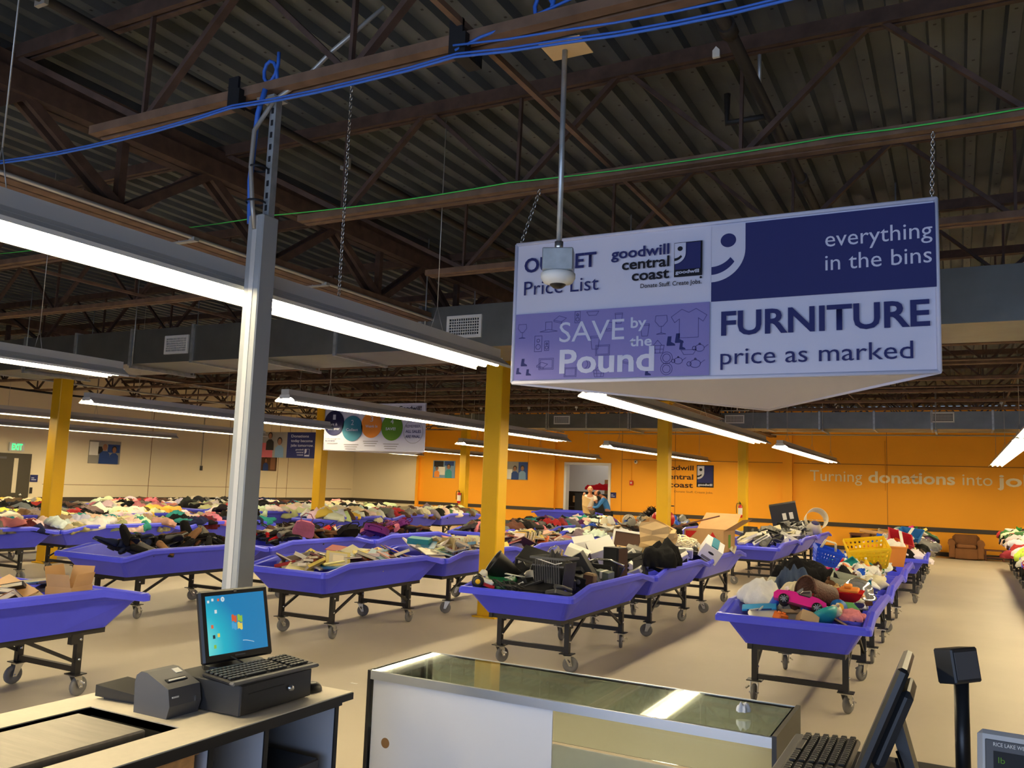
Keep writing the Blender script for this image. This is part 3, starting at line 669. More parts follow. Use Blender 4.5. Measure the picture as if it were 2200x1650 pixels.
poster((-19.1, YB-.03, 1.84), 1.05, .70, 0, 'photo of a smiling person with clothes on the orange wall, left of the pair', 'p_sky', [(.76, 0, .64, 'p_teal', 'p_tan', 'p_dark'), (.2, .02, .5, 'disc_orange', 'p_tan', 'p_dark')], [(.05, .45, .5, .68, 'p_dark'), (.22, .12, .58, .45, 'label_white'), (.55, .5, 1.0, .68, 'p_blue')])
poster((-15.75, YB-.03, 1.87), 1.0, .70, 0, 'photo of people beside a vehicle on the orange wall, right of the pair', 'p_grey', [(.45, 0, .6, 'p_blue', 'p_tan', 'p_dark'), (.78, .02, .6, 'p_sky', 'p_tan', 'p_dark')], [(.6, .02, 1.0, .68, 'p_blue'), (.02, .02, .33, .4, 'label_white')])
e = empty('hanging_banner', (-17.28, 17.6, 2.2), 0, 'navy and pink hanging banner reading Donations today become jobs tomorrow', 'sign')
MB().box((1.02, .015, .35), (2.04, .03, .70)).obj('board', 'ink_navy', e)
flat('printed_photo', rect(0, 0, 1.06, .70, .004), 'p_grey', e, .001); flat('printed_shape', rect(.0, .0, .55, .40, .006), 'p_pink', e, .001)
person_print(e, .8, .0, .62, 'p_sky', 'p_tan', 'p_dark'); person_print(e, .45, .2, .55, 'p_dark', 'p_tan', 'p_dark', .016)
for i, t in enumerate(('Donations', 'today become', 'jobs tomorrow.')): text(t, e, 1.2, .56-i*.125, .075, (.62, .76, .80)[i], 'ink_pale', .006, .015)
for i, t in enumerate(('goodwill', 'central', 'coast')): text(t, e, 1.38+i*.03, .21-i*.07, .045, .28-i*.03, 'ink_pale', .006, .015)
goodwill_logo(e, 1.70, .05, .17, .20, 'ink_navy', 'ink_pale', 'ink_pale', .006, False)
for x in (.1, 1.9): MB().tube([(x, 0, .7), (x, 0, 2.3)], .006, 4).obj('hanging_wire', 'conduit', e)

# wall lettering and logo, placed on the orange wall
e = empty('wall_logo', (0, YB-.012, 0), 0, 'wall logo in dark letters with a navy smiling-face square on the orange wall', 'sign')
text('goodwill', e, -9.45, 2.41, .17, 1.22, 'ink_brown', .002, .022); text('central', e, -9.3, 2.085, .19, 1.06, 'ink_brown', .002, .022); text('coast', e, -9.12, 1.80, .19, .87, 'ink_brown', .002, .022)
text('Donate Stuff. Create Jobs.', e, -8.92, 1.62, .07, 1.38, 'ink_faint', .002)
goodwill_logo(e, -8.12, 1.83, .60, .77, d=.004)
e = empty('wall_lettering', (0, YB-.012, 0), 0, 'pale wall lettering reading Turning donations into jobs', 'sign')
text('Turning', e, -4.335, 2.175, .37, 1.60, 'ink_cream', .002); text('donations', e, -2.55, 2.175, .37, 2.46, 'ink_cream', .002, .022)
text('into', e, .11, 2.175, .37, .80, 'ink_cream', .002); text('jobs', e, 1.03, 2.175, .37, 1.35, 'ink_cream', .002, .022)

# small wall fittings
def fitting(name, loc, dims, mt, lab, cat): return tag(MB().box((0, 0, 0), dims, bev=.004).obj(name, mt, None, loc), lab, cat)
e = empty('exit_sign', (XL+.04, 14.42, 2.24), PI/2, 'green illuminated EXIT sign over the dark left door', 'sign')
MB().box((0, .0, 0), (.42, .05, .24)).obj('sign_body', 'white_metal', e); text('EXIT', e, -.15, -.08, .17, .30, 'exit_green', .03, .03)
for (loc, rz, lab) in (((XL+.012, 15.03, 1.38), PI/2, 'small navy sign beside the dark left door'), ((-11.21, YB-.02, 1.43), 0, 'small navy sign beside the doorway in the orange wall')):
    e = empty('door_plate', loc, rz, lab, 'sign'); MB().box((0, 0, 0), (.22, .015, .2)).obj('plate', 'ink_navy', e); flat('printed_line', rect(-.08, .0, .0, .022, .01), 'ink_pale', e, .001); flat('printed_line', rect(-.08, -.05, .06, -.028, .01), 'ink_pale', e, .001)
fitting('card_reader', (XL+.02, 14.97, 1.04), (.03, .07, .17), 'black_plastic', 'slim black card reader below the small navy sign by the left door', 'switch')
fitting('wall_switch', (XL+.02, 21.0, 1.86), (.03, .10, .16), 'dark_plastic', 'small dark wall box at the foot of a conduit on the cream wall', 'switch')
tag(MB().tube([(XL+.01, 21.0, 1.95), (XL+.01, 21.0, 3.6)], .01, 5).obj('wall_conduit', 'conduit'), 'thin conduit running down the cream wall to a dark box', 'conduit')
for x, z in ((-10.52, 1.95), (-2.05, 1.92), (-14.75, 2.0)):
    tag(MB().tube([(x, YB-.012, z), (x, YB-.012, 3.5)], .011, 5).obj('wall_conduit', 'orange'), {-10.52: 'orange painted conduit running down to the red fire alarm', -2.05: 'orange painted conduit below the word Turning', -14.75: 'orange painted conduit left of the doorway'}[x], 'conduit')
e = empty('fire_alarm', (-10.52, YB-.03, 1.9), 0, 'small red fire alarm on the orange wall right of the doorway', 'alarm')
MB().box((0, 0, 0), (.13, .06, .17), bev=.01).obj('alarm_body', 'red', e); MB().lathe([(0, .02), (.03, .015), (.035, 0)], 12, (0, -.03, 0), Matrix.Rotation(PI/2, 3, 'X')).obj('strobe', 'label_white', e)
e = empty('dome_camera', (-10.35, YB-.06, 2.66), 0, 'small white round camera on the orange wall above the fire alarm', 'camera')
MB().lathe([(0, .06), (.05, .05), (.07, 0)], 14, (0, 0, 0), Matrix.Rotation(PI/2, 3, 'X')).obj('camera_housing', 'label_white', e); MB().lathe([(0, .075), (.025, .07), (.03, .04)], 10, (0, 0, 0), Matrix.Rotation(PI/2, 3, 'X')).obj('camera_lens', 'black', e)
for (x, y, lab) in ((-5.475, 24.7, 'red fire extinguisher on the yellow column right of the wall logo'), (-14.8, 24.7, 'red fire extinguisher on the slim yellow column left of the doorway')):
    e = empty('fire_extinguisher', (x-.02, y-.245, 1.0), 0, lab, 'extinguisher')
    MB().lathe([(0, 0), (.07, .0), (.075, .02), (.075, .38), (.05, .44), (.02, .46), (0, .46)], 16).obj('cylinder', 'red', e)
    MB().lathe([(.0765, .10), (.0765, .34)], 16).obj('label_band', 'label_white', e)
    b = MB(); b.box((0, 0, .49), (.03, .1, .05)); b.bar((0, .04, .5), (0, -.09, .56), .02, .015); b.obj('valve', 'black_plastic', e)
    MB().tube([(-.01, -.03, .5), (-.10, -.03, .5), (-.13, -.02, .4), (-.12, -.02, .15)], .013, 6).obj('hose', 'black_plastic', e)
    MB().box((.0, .10, .25), (.10, .02, .35)).obj('wall_bracket', 'dark_plastic', e); e.scale = (.8, .8, .8)

# ---------------------------------------------------------------- blue bins on wheeled frames
def tub_mesh(W=1.2, L=2.37, low=.775, high=.845):
    A, B_ = W/2-.005, L/2-.008
    loops = [(-.19, -.25, .50, 0), (-.075, -.085, .70, .6), (-.045, -.05, .715, .95), (.0, .0, .695, 1), (.0, .0, .735, 1), (-.012, -.012, .755, 1), (-.04, -.04, .757, 1), (-.052, -.052, .742, 1), (-.075, -.08, .74, 1), (-.195, -.26, .515, 0)]
    vs = []; nper = None
    for da, db, z, r in loops:
        a, bb = A+da, B_+db; c = .035
        P = []
        ys = [bb-c, bb*.93, bb-.44, 0, -(bb-.44), -bb*.93, -(bb-c)]
        pr = [0, .0, 1, 1, 1, 0, 0]
        P += [(a, y, p) for y, p in list(zip(ys, pr))[::-1]]
        P += [(a-c*.3, bb-c*.3, 0), (a-c, bb, 0), (-(a-c), bb, 0), (-(a-c*.3), bb-c*.3, 0)]
        P += [(-a, y, p) for y, p in zip(ys, pr)]
        P += [(-(a-c*.3), -(bb-c*.3), 0), (-(a-c), -bb, 0), (a-c, -bb, 0), (a-c*.3, -(bb-c*.3), 0)]
        nper = len(P)
        vs += [(x, y, z+(high-low)*r*p) for x, y, p in P]
    n = nper; m_ = MB(); nl = len(loops)
    m_.add(vs, [(j*n+i, j*n+(i+1) % n, (j+1)*n+(i+1) % n, (j+1)*n+i) for j in range(nl-1) for i in range(n)])
    m_.f.append(tuple(range(n))[::-1]); m_.m.append(0); m_.sm.append(False)
    k = (nl-1)*n; m_.f.append(tuple(k+i for i in range(n))); m_.m.append(0); m_.sm.append(False)
    return m_
def make_bin():
    e = empty('wheeled_bin')
    tub_mesh().obj('tub', 'tub_blue', e)
    lx, ly = .36, .72
    b = MB()
    for s in (-1, 1): b.bar((s*lx, -.93, .478), (s*lx, .93, .478), .04, .042)
    for y in (-.9, 0, .9): b.box((0, y, .478), (2*lx, .035, .04))
    b.obj('top_frame', 'black_frame', e)
    lg = MB(); lg.box((0, 0, .325), (.048, .048, .30)); lg.box((0, .045, .435), (.05, .06, .075)); lm = lg.mesh('leg', 'black_frame')
    lg2 = MB(); lg2.box((0, 0, .325), (.048, .048, .30)); lg2.box((0, -.045, .435), (.05, .06, .075)); lm2 = lg2.mesh('leg', 'black_frame')
    bolt = MB().lathe([(.011, 0), (.011, .008), (0, .010)], 6, (0, 0, 0), Matrix.Rotation(PI/2, 3, 'Y')).mesh('bolt', 'chrome')
    cb = MB().box((0, 0, .205), (2*lx, .035, .042)).mesh('cross_bar', 'black_frame')
    br = {s: MB().bar((0, -s*ly, .255), (0, -s*(ly-.42), .465), .02, .026).mesh('brace', 'black_frame') for s in (-1, 1)}
    pl = MB(); pl.box((0, 0, .171), (.125, .105, .008)); plm = pl.mesh('caster_plate', 'black_frame')
    fk = MB(); 
    for s in (-1, 1):
        fk.add([(s*.027, -.035, .166), (s*.027, .035, .166), (s*.027, .052, .062), (s*.027, .020, .062), (s*.031, -.035, .166), (s*.031, .035, .166), (s*.031, .052, .062), (s*.031, .020, .062)], [(0, 1, 2, 3), (7, 6, 5, 4), (0, 4, 5, 1), (1, 5, 6, 2), (2, 6, 7, 3), (3, 7, 4, 0)])
    fk.box((0, 0, .160), (.062, .07, .010)); fk.tube([(-.04, .034, .074), (.04, .034, .074)], .008, 6); fk.bar((.045, .01, .12), (.07, .03, .10), .014, .01)
    fkm = fk.mesh('fork', 'chrome')
    wh = MB(); R90 = Matrix.Rotation(PI/2, 3, 'Y')
    wh.lathe([(.04, -.017), (.062, -.018), (.073, -.010), (.0745, 0), (.073, .010), (.062, .018), (.04, .017), (.02, .010), (.0, .010)], 18, (0, .034, .0745), R90)
    wh.lathe([(0, -.010), (.02, -.010), (.04, -.017)], 18, (0, .034, .0745), R90)
    whm = wh.mesh('wheel', 'rubber')
    for sy in (-1, 1):
        ob('cross_bar', cb, e, (0, sy*ly, 0))
        for sx in (-1, 1):
            l = ob('leg', lm if sy < 0 else lm2, e, (sx*lx, sy*ly, 0))
            for z in (.28, .43): ob('bolt', bolt, l, (.024*1, 0, z))
            ob('brace', br[-sy] if False else br[1 if sy < 0 else -1], e, (sx*lx, 0, 0))
            c = ob('caster', plm, e, (sx*lx, sy*ly, 0))
            f = ob('fork', fkm, c); ob('wheel', whm, c)
    return e
BIN = make_bin()
def place_bin(cx, cy, label, src=[BIN], rz=0):
    if src: o = src.pop()
    else: o = copy_tree(BIN)
    o.location = (cx, cy, 0); o.rotation_euler.z = rz; o['label'] = label; o['category'] = 'bin'; o['group'] = 'blue rummage bins on wheeled black frames'
    for c in o.children:
        if c.name.startswith('caster'):
            a = random.choice([0, .3, -.4, 2.6, PI, 1.9, -1.2, .1])
            for k in c.children: k.rotation_euler.z = a
    return o
ORD = ['nearest', 'second', 'third', 'fourth', 'fifth', 'sixth', 'seventh']
rows = [
 ('electronics', -3.65, [7.05+2.37*i for i in range(3)]), ('electronics_far', -3.45, [15.9, 18.27, 20.64]),
 ('toys', -1.2, [7.05+2.37*i for i in range(3)]), ('mixed_far', -1.05, [15.4, 17.77, 20.14]),
 ('books', -6.4, [6.95+2.37*i for i in range(3)]), ('books_near', -6.4, [2.50]), ('household', -6.5, [15.3, 17.67, 20.04]),
 ('shoes', -8.95, [6.5+2.37*i for i in range(3)]), ('clothes_a', -8.5, [14.6, 16.97, 19.34]),
 ('clothes_b', -13.0, [6.2+2.37*i for i in range(3)]), ('clothes_c', -13.25, [15.3, 17.67, 20.04]),
 ('clothes_d', -15.85, [6.9, 9.27, 11.64]), ('clothes_e', -15.85, [14.9, 17.27, 19.64]),
 ('clothes_f', -18.25, [8.6, 10.97, 13.34]), ('clothes_g', -18.25, [16.2, 18.57, 20.94]),
 ('clothes_h', -20.75, [11.3, 15.3, 17.67, 20.04]),
 ('aisle', 1.47, [13.5, 15.9, 18.27, 20.64, 23.0])]
PH = dict(electronics='in the row of electronics beside the open aisle shadow', electronics_far='in the far row of electronics before the orange wall', toys='in the row heaped with toys and kitchenware', mixed_far='in the far mixed row near the brown armchair',
 books='in the row of books behind the grey pole', books_near='of books and a cardboard box by the register counter', household='in the far row with the red tank and basketball', shoes='in the row of shoes and handbags', clothes_a='in the clothing row before the doorway with two people',
 clothes_b='in the clothing row right of the far left column', clothes_c='in the far clothing row with the bright red garment', clothes_d='in the clothing row just behind the far left column', clothes_e='in the far clothing row left of the four-step sign column',
 clothes_f='in the second clothing row from the cream wall, near half', clothes_g='in the second clothing row from the cream wall, far half', clothes_h='in the clothing row closest to the cream wall', aisle='in the row across the open aisle at the right edge')
BINS = []
for key, cx, ys in rows:
    for i, y0 in enumerate(ys):
        dx = random.uniform(-.012, .012)
        lab = ('blue bin ' if len(ys) == 1 else f'{ORD[i]} blue bin ') + PH[key]
        place_bin(cx+dx, y0+1.185, lab); BINS.append((key, i, cx+dx, y0+1.185))
place_bin(-12.6, 28.4, 'blue bin in front of the doorway where two people sort goods', rz=PI/2)

# ---------------------------------------------------------------- garments
def garment_mesh(seed, sub=4):
    rnd = random.Random(seed); bm = bmesh.new(); bmesh.ops.create_icosphere(bm, subdivisions=sub, radius=1)
    off = Vector((rnd.uniform(0, 50), rnd.uniform(0, 50), rnd.uniform(0, 50))); a = rnd.uniform(0, PI); st = rnd.uniform(.75, 1.3)
    ca, sa = math.cos(a), math.sin(a)
    def ridge(q): return 1-2*abs(noise.noise(q))
    for v in bm.verts:
        p = v.co.copy(); an = Vector((p.x, p.y, 0)); ln = max(an.length, .001); an = an/ln
        out = 1+.55*noise.noise(Vector((an.x*1.6, an.y*1.6, 0))+off)+.22*noise.noise(Vector((an.x*5, an.y*5, 3))+off)
        x, y = p.x*out*.27*st, p.y*out*.23/st
        q = Vector((x*ca+y*sa, (-x*sa+y*ca)*.42, 0))
        w_ = noise.noise(Vector((x*5, y*5, 1))+off)
        f1 = ridge(q*9+off+Vector((w_, w_, 0))*.7); f2 = ridge(Vector((q.y*26, q.x*17, 2))+off+Vector((w_, 0, 0))); f3 = ridge(Vector((x*34, y*34, 5))+off)
        dome = max(0, 1-ln*ln)**.5 if p.z > 0 else 0
        body = (1-ln**4)
        z = (.075*dome*(1+.9*noise.noise(Vector((x*7, y*7, 9))+off))+(.045*f1+.022*f2+.008*f3)*(.35+.65*max(body, 0))) if p.z > 0 else -.02+.02*f1*(1-ln)
        v.co = Vector((x, y, z if p.z > 0 else min(z, .0)))
    me = bpy.data.meshes.new('garment'); bm.to_mesh(me); bm.free()
    me.materials.append(MATS['cloth']); me.polygons.foreach_set('use_smooth', [True]*len(me.polygons)); return me
GM = [garment_mesh(i) for i in range(9)]
def C(*a): return rgb(*a)
TINTS = {'white': C(236, 232, 222), 'cream': C(226, 212, 176), 'black': C(28, 26, 28), 'navy': C(34, 40, 74), 'grey': C(120, 116, 112), 'red': C(176, 30, 38), 'teal': C(20, 140, 140), 'pink': C(218, 120, 128), 'brown': C(92, 64, 48),
         'yellow': C(230, 184, 40), 'purple': C(104, 46, 110), 'blue': C(60, 90, 170), 'khaki': C(164, 148, 112), 'maroon': C(90, 26, 36), 'green': C(60, 110, 60), 'coral': C(222, 96, 80), 'denim': C(62, 78, 108), 'charcoal': C(60, 58, 58), 'lime': C(214, 226, 60), 'magenta': C(214, 40, 110)}
for k_ in TINTS:
    g_ = sum(TINTS[k_])/3; TINTS[k_] = tuple(c*.84+g_*.16 for c in TINTS[k_])
MIX = {'clothes_b': [['black', 'grey', 'pink', 'maroon', 'teal', 'white', 'charcoal', 'navy', 'red'], ['white', 'cream', 'white', 'khaki', 'white', 'cream', 'teal', 'white', 'khaki'], ['khaki', 'cream', 'navy', 'pink', 'maroon', 'teal', 'black', 'white']],
 'clothes_c': [['white', 'cream', 'white', 'cream', 'yellow', 'brown'], ['red', 'grey', 'khaki', 'brown', 'cream', 'grey', 'pink'], ['khaki', 'brown', 'white', 'black', 'cream', 'green', 'grey']],
 'clothes_a': [['black', 'brown', 'grey', 'black', 'pink', 'charcoal'], ['black', 'teal', 'red', 'navy', 'grey', 'purple'], ['purple', 'black', 'cream', 'yellow', 'teal', 'white', 'denim']],
 'clothes_d': [['black', 'red', 'grey', 'white', 'navy', 'charcoal', 'brown', 'black'], ['red', 'black', 'navy', 'lime', 'white', 'cream', 'brown', 'black', 'grey'], ['yellow', 'white', 'black', 'cream', 'grey', 'brown', 'white']],
 'clothes_e': [['white', 'cream', 'white', 'red', 'black'], ['white', 'white', 'cream', 'cream'], ['white', 'cream', 'khaki', 'black']],
 'clothes_f': [['khaki', 'black', 'grey', 'red', 'cream', 'yellow'], ['black', 'grey', 'red', 'navy', 'brown'], ['grey', 'white', 'cream', 'black', 'pink']],
 'clothes_g': [['cream', 'khaki', 'black', 'white', 'grey'], ['black', 'white', 'navy', 'teal', 'maroon'], ['black', 'brown', 'white', 'pink', 'cream']],
 'clothes_h': [['yellow', 'cream', 'brown', 'grey'], ['cream', 'white', 'red', 'brown', 'pink'], ['grey', 'black', 'white', 'charcoal'], ['black', 'white', 'navy', 'brown']],
 'aisle': [['green', 'white', 'black', 'red'], ['green', 'white', 'cream', 'black', 'red', 'lime'], ['brown', 'black', 'white', 'maroon'], ['green', 'white', 'cream', 'black'], ['red', 'white', 'cream', 'green', 'black']],
 'mixed_far': [['white', 'pink', 'cream', 'brown', 'black', 'grey', 'red'], ['white', 'black', 'cream', 'grey', 'brown', 'green', 'red'], ['cream', 'green', 'black', 'white', 'khaki', 'purple']],
 'household': [['grey', 'charcoal', 'brown', 'white', 'black'], ['grey', 'black', 'brown', 'khaki'], ['black', 'green', 'brown', 'cream']]}
PHS = dict(clothes_b='bin right of the far left column', clothes_c='bin in the far red-garment row', clothes_a='bin before the doorway', clothes_d='bin behind the far left column', clothes_e='bin in the far white-clothes row', clothes_f='bin second from the cream wall', clothes_g='far bin second from the cream wall', clothes_h='bin closest to the cream wall', aisle='bin across the open aisle', mixed_far='bin near the brown armchair', household='bin of the red tank row')
garments = []      # (distance, key, bin index, position, rotation, scale, colour)
def heap(x, y, base=.70, amp=.16):
    return base + amp*max(0, 1-(x/.62)**2)*max(0, 1-abs(y/1.25)**3)
for key, i, cx, cy in BINS:
    if key not in MIX: continue
    cl = MIX[key][i % len(MIX[key])]
    amp = {'clothes_b': .10, 'clothes_c': .15, 'aisle': .22, 'mixed_far': .14, 'clothes_a': .11, 'clothes_e': .12, 'household': .06}.get(key, .07)
    nn = 40 if key not in ('household', 'mixed_far') else 20
    for k in range(nn):
        gx = (k % 4)/3*0.78-.39+random.uniform(-.09, .09); gy = ((k//4)+.5)/math.ceil(nn/4)*1.96-.98+random.uniform(-.1, .1)
        gx = max(-.40, min(.40, gx)); gy = max(-.86, min(.86, gy))
        z = heap(gx, gy, .69, amp)+random.uniform(-.03, .04)
        s = random.uniform(.75, 1.1)
        garments.append((math.hypot(cx+gx, cy+gy), key, i, (cx+gx, cy+gy, z), (random.uniform(-.3, .3), random.uniform(-.3, .3), random.uniform(0, 6.28)), s, random.choice(cl)))
garments.sort(key=lambda g: g[0])
def inview(p):
    q = Vector(p)-Vector((0, 0, 1.75)); X = RX.dot(q); Y = RY.dot(q); Z = RZ.dot(q)
    return Z > 0 and abs(X/Z) < .63
NG = 0; rest = []
for g in garments:
    d, key, bi, p, r, s, tint = g
    if NG < 290 and inview(p):
        o = ob('garment', GM[NG % len(GM)], None, p, r); o.scale = (s, s, s*random.uniform(.9, 1.35)); color(o, [c*random.uniform(.8, 1.2) for c in TINTS[tint]])
        tag(o, f'crumpled {tint} garment heaped in the {ORD[bi]} {PHS[key]}', 'garment', f'{tint} garments in the {ORD[bi]} {PHS[key]}'); NG += 1
    else: rest.append(g)
# the garments past the nearest few hundred stay one heap
import numpy as np
GL = []
for i in range(6):
    me2 = garment_mesh(60+i, 3)
    co = np.empty(len(me2.vertices)*3); me2.vertices.foreach_get('co', co); fs = np.empty(len(me2.polygons)*3, dtype=np.int64); me2.polygons.foreach_get('vertices', fs); GL.append((co.reshape(-1, 3), fs.reshape(-1, 3)))
V = []; F = []; T = []; k0 = 0
for j, g in enumerate(rest):
    d, key, bi, p, r, s, tint = g
    co, fs = GL[j % len(GL)]; M = np.array(Euler(r).to_matrix())*s
    V.append((co*np.array([1, 1, 1.25])) @ M.T+np.array(p)); F.append(fs+k0); k0 += len(co)
    c = [x*random.uniform(.8, 1.2) for x in TINTS[tint]]; T.append(np.tile(np.array([*c, 1.0]), (len(co), 1)))
V = np.concatenate(V); F = np.concatenate(F); T = np.concatenate(T)
me = bpy.data.meshes.new('garment_heap'); me.vertices.add(len(V)); me.vertices.foreach_set('co', V.ravel()); me.loops.add(len(F)*3); me.loops.foreach_set('vertex_index', F.ravel().astype(np.int32))
me.polygons.add(len(F)); me.polygons.foreach_set('loop_start', np.arange(0, len(F)*3, 3, dtype=np.int32)); me.polygons.foreach_set('loop_total', np.full(len(F), 3, dtype=np.int32)); me.polygons.foreach_set('use_smooth', [True]*len(F)); me.update()
ca = me.color_attributes.new('tint', 'FLOAT_COLOR', 'POINT'); ca.data.foreach_set('color', T.ravel()); me.materials.append(MATS['cloth_attr'])
tag(ob('garment_heap', me), 'heaps of mixed clothing filling the far bins near the walls', 'clothing', kind='stuff')

# ---------------------------------------------------------------- books
def book_meshes():
    out = []
    for w_, h_, t_ in ((.15, .22, .022), (.17, .24, .034), (.13, .19, .028), (.20, .27, .018), (.22, .28, .012), (.11, .17, .025), (.25, .25, .008)):
        b = MB(); c = .0025
        b.box((0, 0, c/2), (w_, h_, c)); b.box((0, 0, t_-c/2), (w_, h_, c)); b.box((-w_/2+c/2, 0, t_/2), (c, h_, t_-2*c))
        p = MB().box((.002, 0, t_/2), (w_-.012, h_-.010, t_-2*c-.0004))
        q = MB().box((.0, h_*.16, t_+.0004), (w_*.62, h_*.22, .0008))
        out.append((b.mesh('book', 'cover'), p.mesh('page_block', 'paper'), q.mesh('title_patch', 'label_white')))
    return out
BK = book_meshes()
BT = {'red': C(150, 34, 30), 'dark red': C(100, 24, 26), 'cream': C(214, 200, 160), 'white': C(226, 222, 210), 'black': C(32, 30, 30), 'dark green': C(30, 72, 48), 'blue': C(60, 110, 150), 'navy': C(34, 44, 84), 'yellow': C(214, 190, 90), 'brown': C(110, 74, 50), 'tan': C(178, 142, 98), 'grey': C(140, 138, 130), 'orange': C(200, 92, 40), 'teal': C(30, 130, 140), 'pink': C(200, 110, 110)}
def put_book(p, r, col, where, k=None, title=False):
    b, pg, tt = BK[k if k is not None else random.randrange(len(BK))]
    o = ob('book', b, None, p, r); color(o, [c*random.uniform(.85, 1.15) for c in BT[col]])
    ob('page_block', pg, o); o.scale = (1.15, 1.15, 1.15)
    if title: ob('title_patch', tt, o)
    tag(o, f'{col} covered book jumbled in the {where}', 'book', f'{col} books in the {where}'); return o
NBK = 0
for key, i, cx, cy in BINS:
    if key not in ('books', 'books_near'): continue
    where = {'books': f'{ORD[i]} bin of the book row', 'books_near': 'book bin by the register counter'}[key]
    pal = [['dark red', 'cream', 'tan', 'yellow', 'blue', 'red', 'brown', 'grey', 'cream', 'black', 'white'], ['white', 'grey', 'cream', 'red', 'teal', 'yellow', 'grey', 'tan', 'white', 'brown', 'blue'], ['dark green', 'red', 'orange', 'cream', 'white', 'black', 'brown', 'tan', 'yellow']][i]
    amp = (.11, .17, .19)[i] if key == 'books' else .06
    # a hidden bottom layer of flat books is skipped: two visible layers
    for k in range(72 if key == 'books' else 46):
        ly = k % 2
        gx = random.uniform(-.42, .42); gy = ((k+.5)/(72 if key == 'books' else 46)*1.84-.92)+random.uniform(-.05, .05)
        gx *= .78
        if key == 'books_near' and gy > .35 and gx > -.15: continue
        z = heap(gx, gy, .69 if key == 'books' else .735, amp)+ly*.045-.02
        put_book((cx+gx, cy+gy, z), (random.uniform(-.45, .45), random.uniform(-.45, .45), random.uniform(0, 6.28)), random.choice(pal), where, title=random.random() < .35); NBK += 1
    if key == 'books' and i in (1, 2):   # leaning upright rows
        for k in range(18):
            gx = .30-.02*(i == 2); gy = -.55+k*.038 if i == 1 else -.75+k*.04
            put_book((cx+gx-.09, cy+gy, heap(.3, gy, .66, amp)+.05), (PI/2-.35+random.uniform(-.15, .15), 0, random.uniform(-.1, .1)+PI*0), random.choice(['white', 'cream', 'red', 'grey', 'tan', 'cream'] if i == 1 else ['cream', 'yellow', 'white', 'dark green', 'black']), where, k=random.choice([0, 1, 2]))
def flatbox(name, lab, cat, p, d, r, mt, col=None, bev=.004, extra=None):
    o = MB().box((0, 0, 0), d, bev=bev).obj(name, mt, None, p, r)
    if col: color(o, col)
    if extra:
        for nm, dp, dd, mm in extra: MB().box(dp, dd).obj(nm, mm, o)
    return tag(o, lab, cat)
cxb, b1 = -6.4, 6.95+1.185
flatbox('picture_book', 'large dark album tilted in the near corner of the nearest book bin', 'book', (-6.62, 7.42, .80), (.36, .30, .02), (.35, -.25, .3), 'cover', C(58, 52, 46), extra=[('picture', (0, 0, .0105), (.28, .22, .001), 'ink_brown')])
flatbox('framed_print', 'yellow edged plate print leaning in the nearest book bin', 'picture', (-6.16, 7.62, .83), (.27, .27, .018), (.55, .1, .75), 'plastic', C(222, 202, 120), extra=[('picture', (0, 0, .0095), (.2, .2, .001), 'paper'), ('picture_mount', (0, 0, .0105), (.12, .12, .001), 'ink_cream')])
flatbox('record_sleeve', 'red topped record sleeve lying on the heap of the nearest book bin', 'record', (-6.72, 8.35, .87), (.31, .31, .006), (.12, .1, .4), 'cover', C(160, 50, 44))
flatbox('record_sleeve', 'blue grey book cover facing up at the rim of the nearest book bin', 'record', (-6.12, 8.35, .83), (.28, .26, .01), (.2, .35, .5), 'cover', C(110, 142, 160))
flatbox('magazine', 'red magazine with white title in the nearest book bin', 'magazine', (-6.25, 8.85, .85), (.24, .3, .006), (.1, .4, 1.0), 'cover', C(170, 74, 66), extra=[('title_patch', (0, .1, .004), (.2, .05, .001), 'label_white')])
flatbox('teal_box', 'teal box lying between the first and second book bins', 'box', (-6.5, 9.75, .92), (.3, .2, .08), (.1, .05, .3), 'plastic', C(40, 130, 140))
# cardboard box in the bin by the register
def carton(name, lab, p, d, rz, mt='cardboard', flaps=(1, 1, 1, 1), fl=.12, rot=None, fa=.6, full=None):
    w_, l_, h_ = d; e = empty(name, p, rz, lab, 'box', rot=rot); t = .006
    b = MB(); b.box((0, 0, t/2), (w_, l_, t)); b.box((-w_/2, 0, h_/2), (t, l_, h_)); b.box((w_/2, 0, h_/2), (t, l_, h_)); b.box((0, -l_/2, h_/2), (w_, t, h_)); b.box((0, l_/2, h_/2), (w_, t, h_))
    b.obj('box_body', mt, e)
    for k, (dx, dy) in enumerate(((-1, 0), (1, 0), (0, -1), (0, 1))):
        if not flaps[k]: continue
        a = Vector((dx*w_/2, dy*l_/2, h_)); out = Vector((dx, dy, 0)); top = a+(out*math.sin(fa)+Vector((0, 0, 1))*math.cos(fa))*fl*(1 if flaps[k] is True or flaps[k] == 1 else flaps[k]); side = Vector((dy, dx, 0))*((l_ if dx else w_)/2-.01)
        q = MB(); q.add([a-side, a+side, top+side*.97, top-side*.97], [(0, 1, 2, 3)]); q.obj('flap', mt, e)
    return e
carton('cardboard_box', 'open cardboard box with raised flaps in the bin by the register', (-6.02, 4.27, .75), (.21, .25, .10), .35, flaps=(1.5, 1, 1, 1.4), fl=.10, fa=.25)

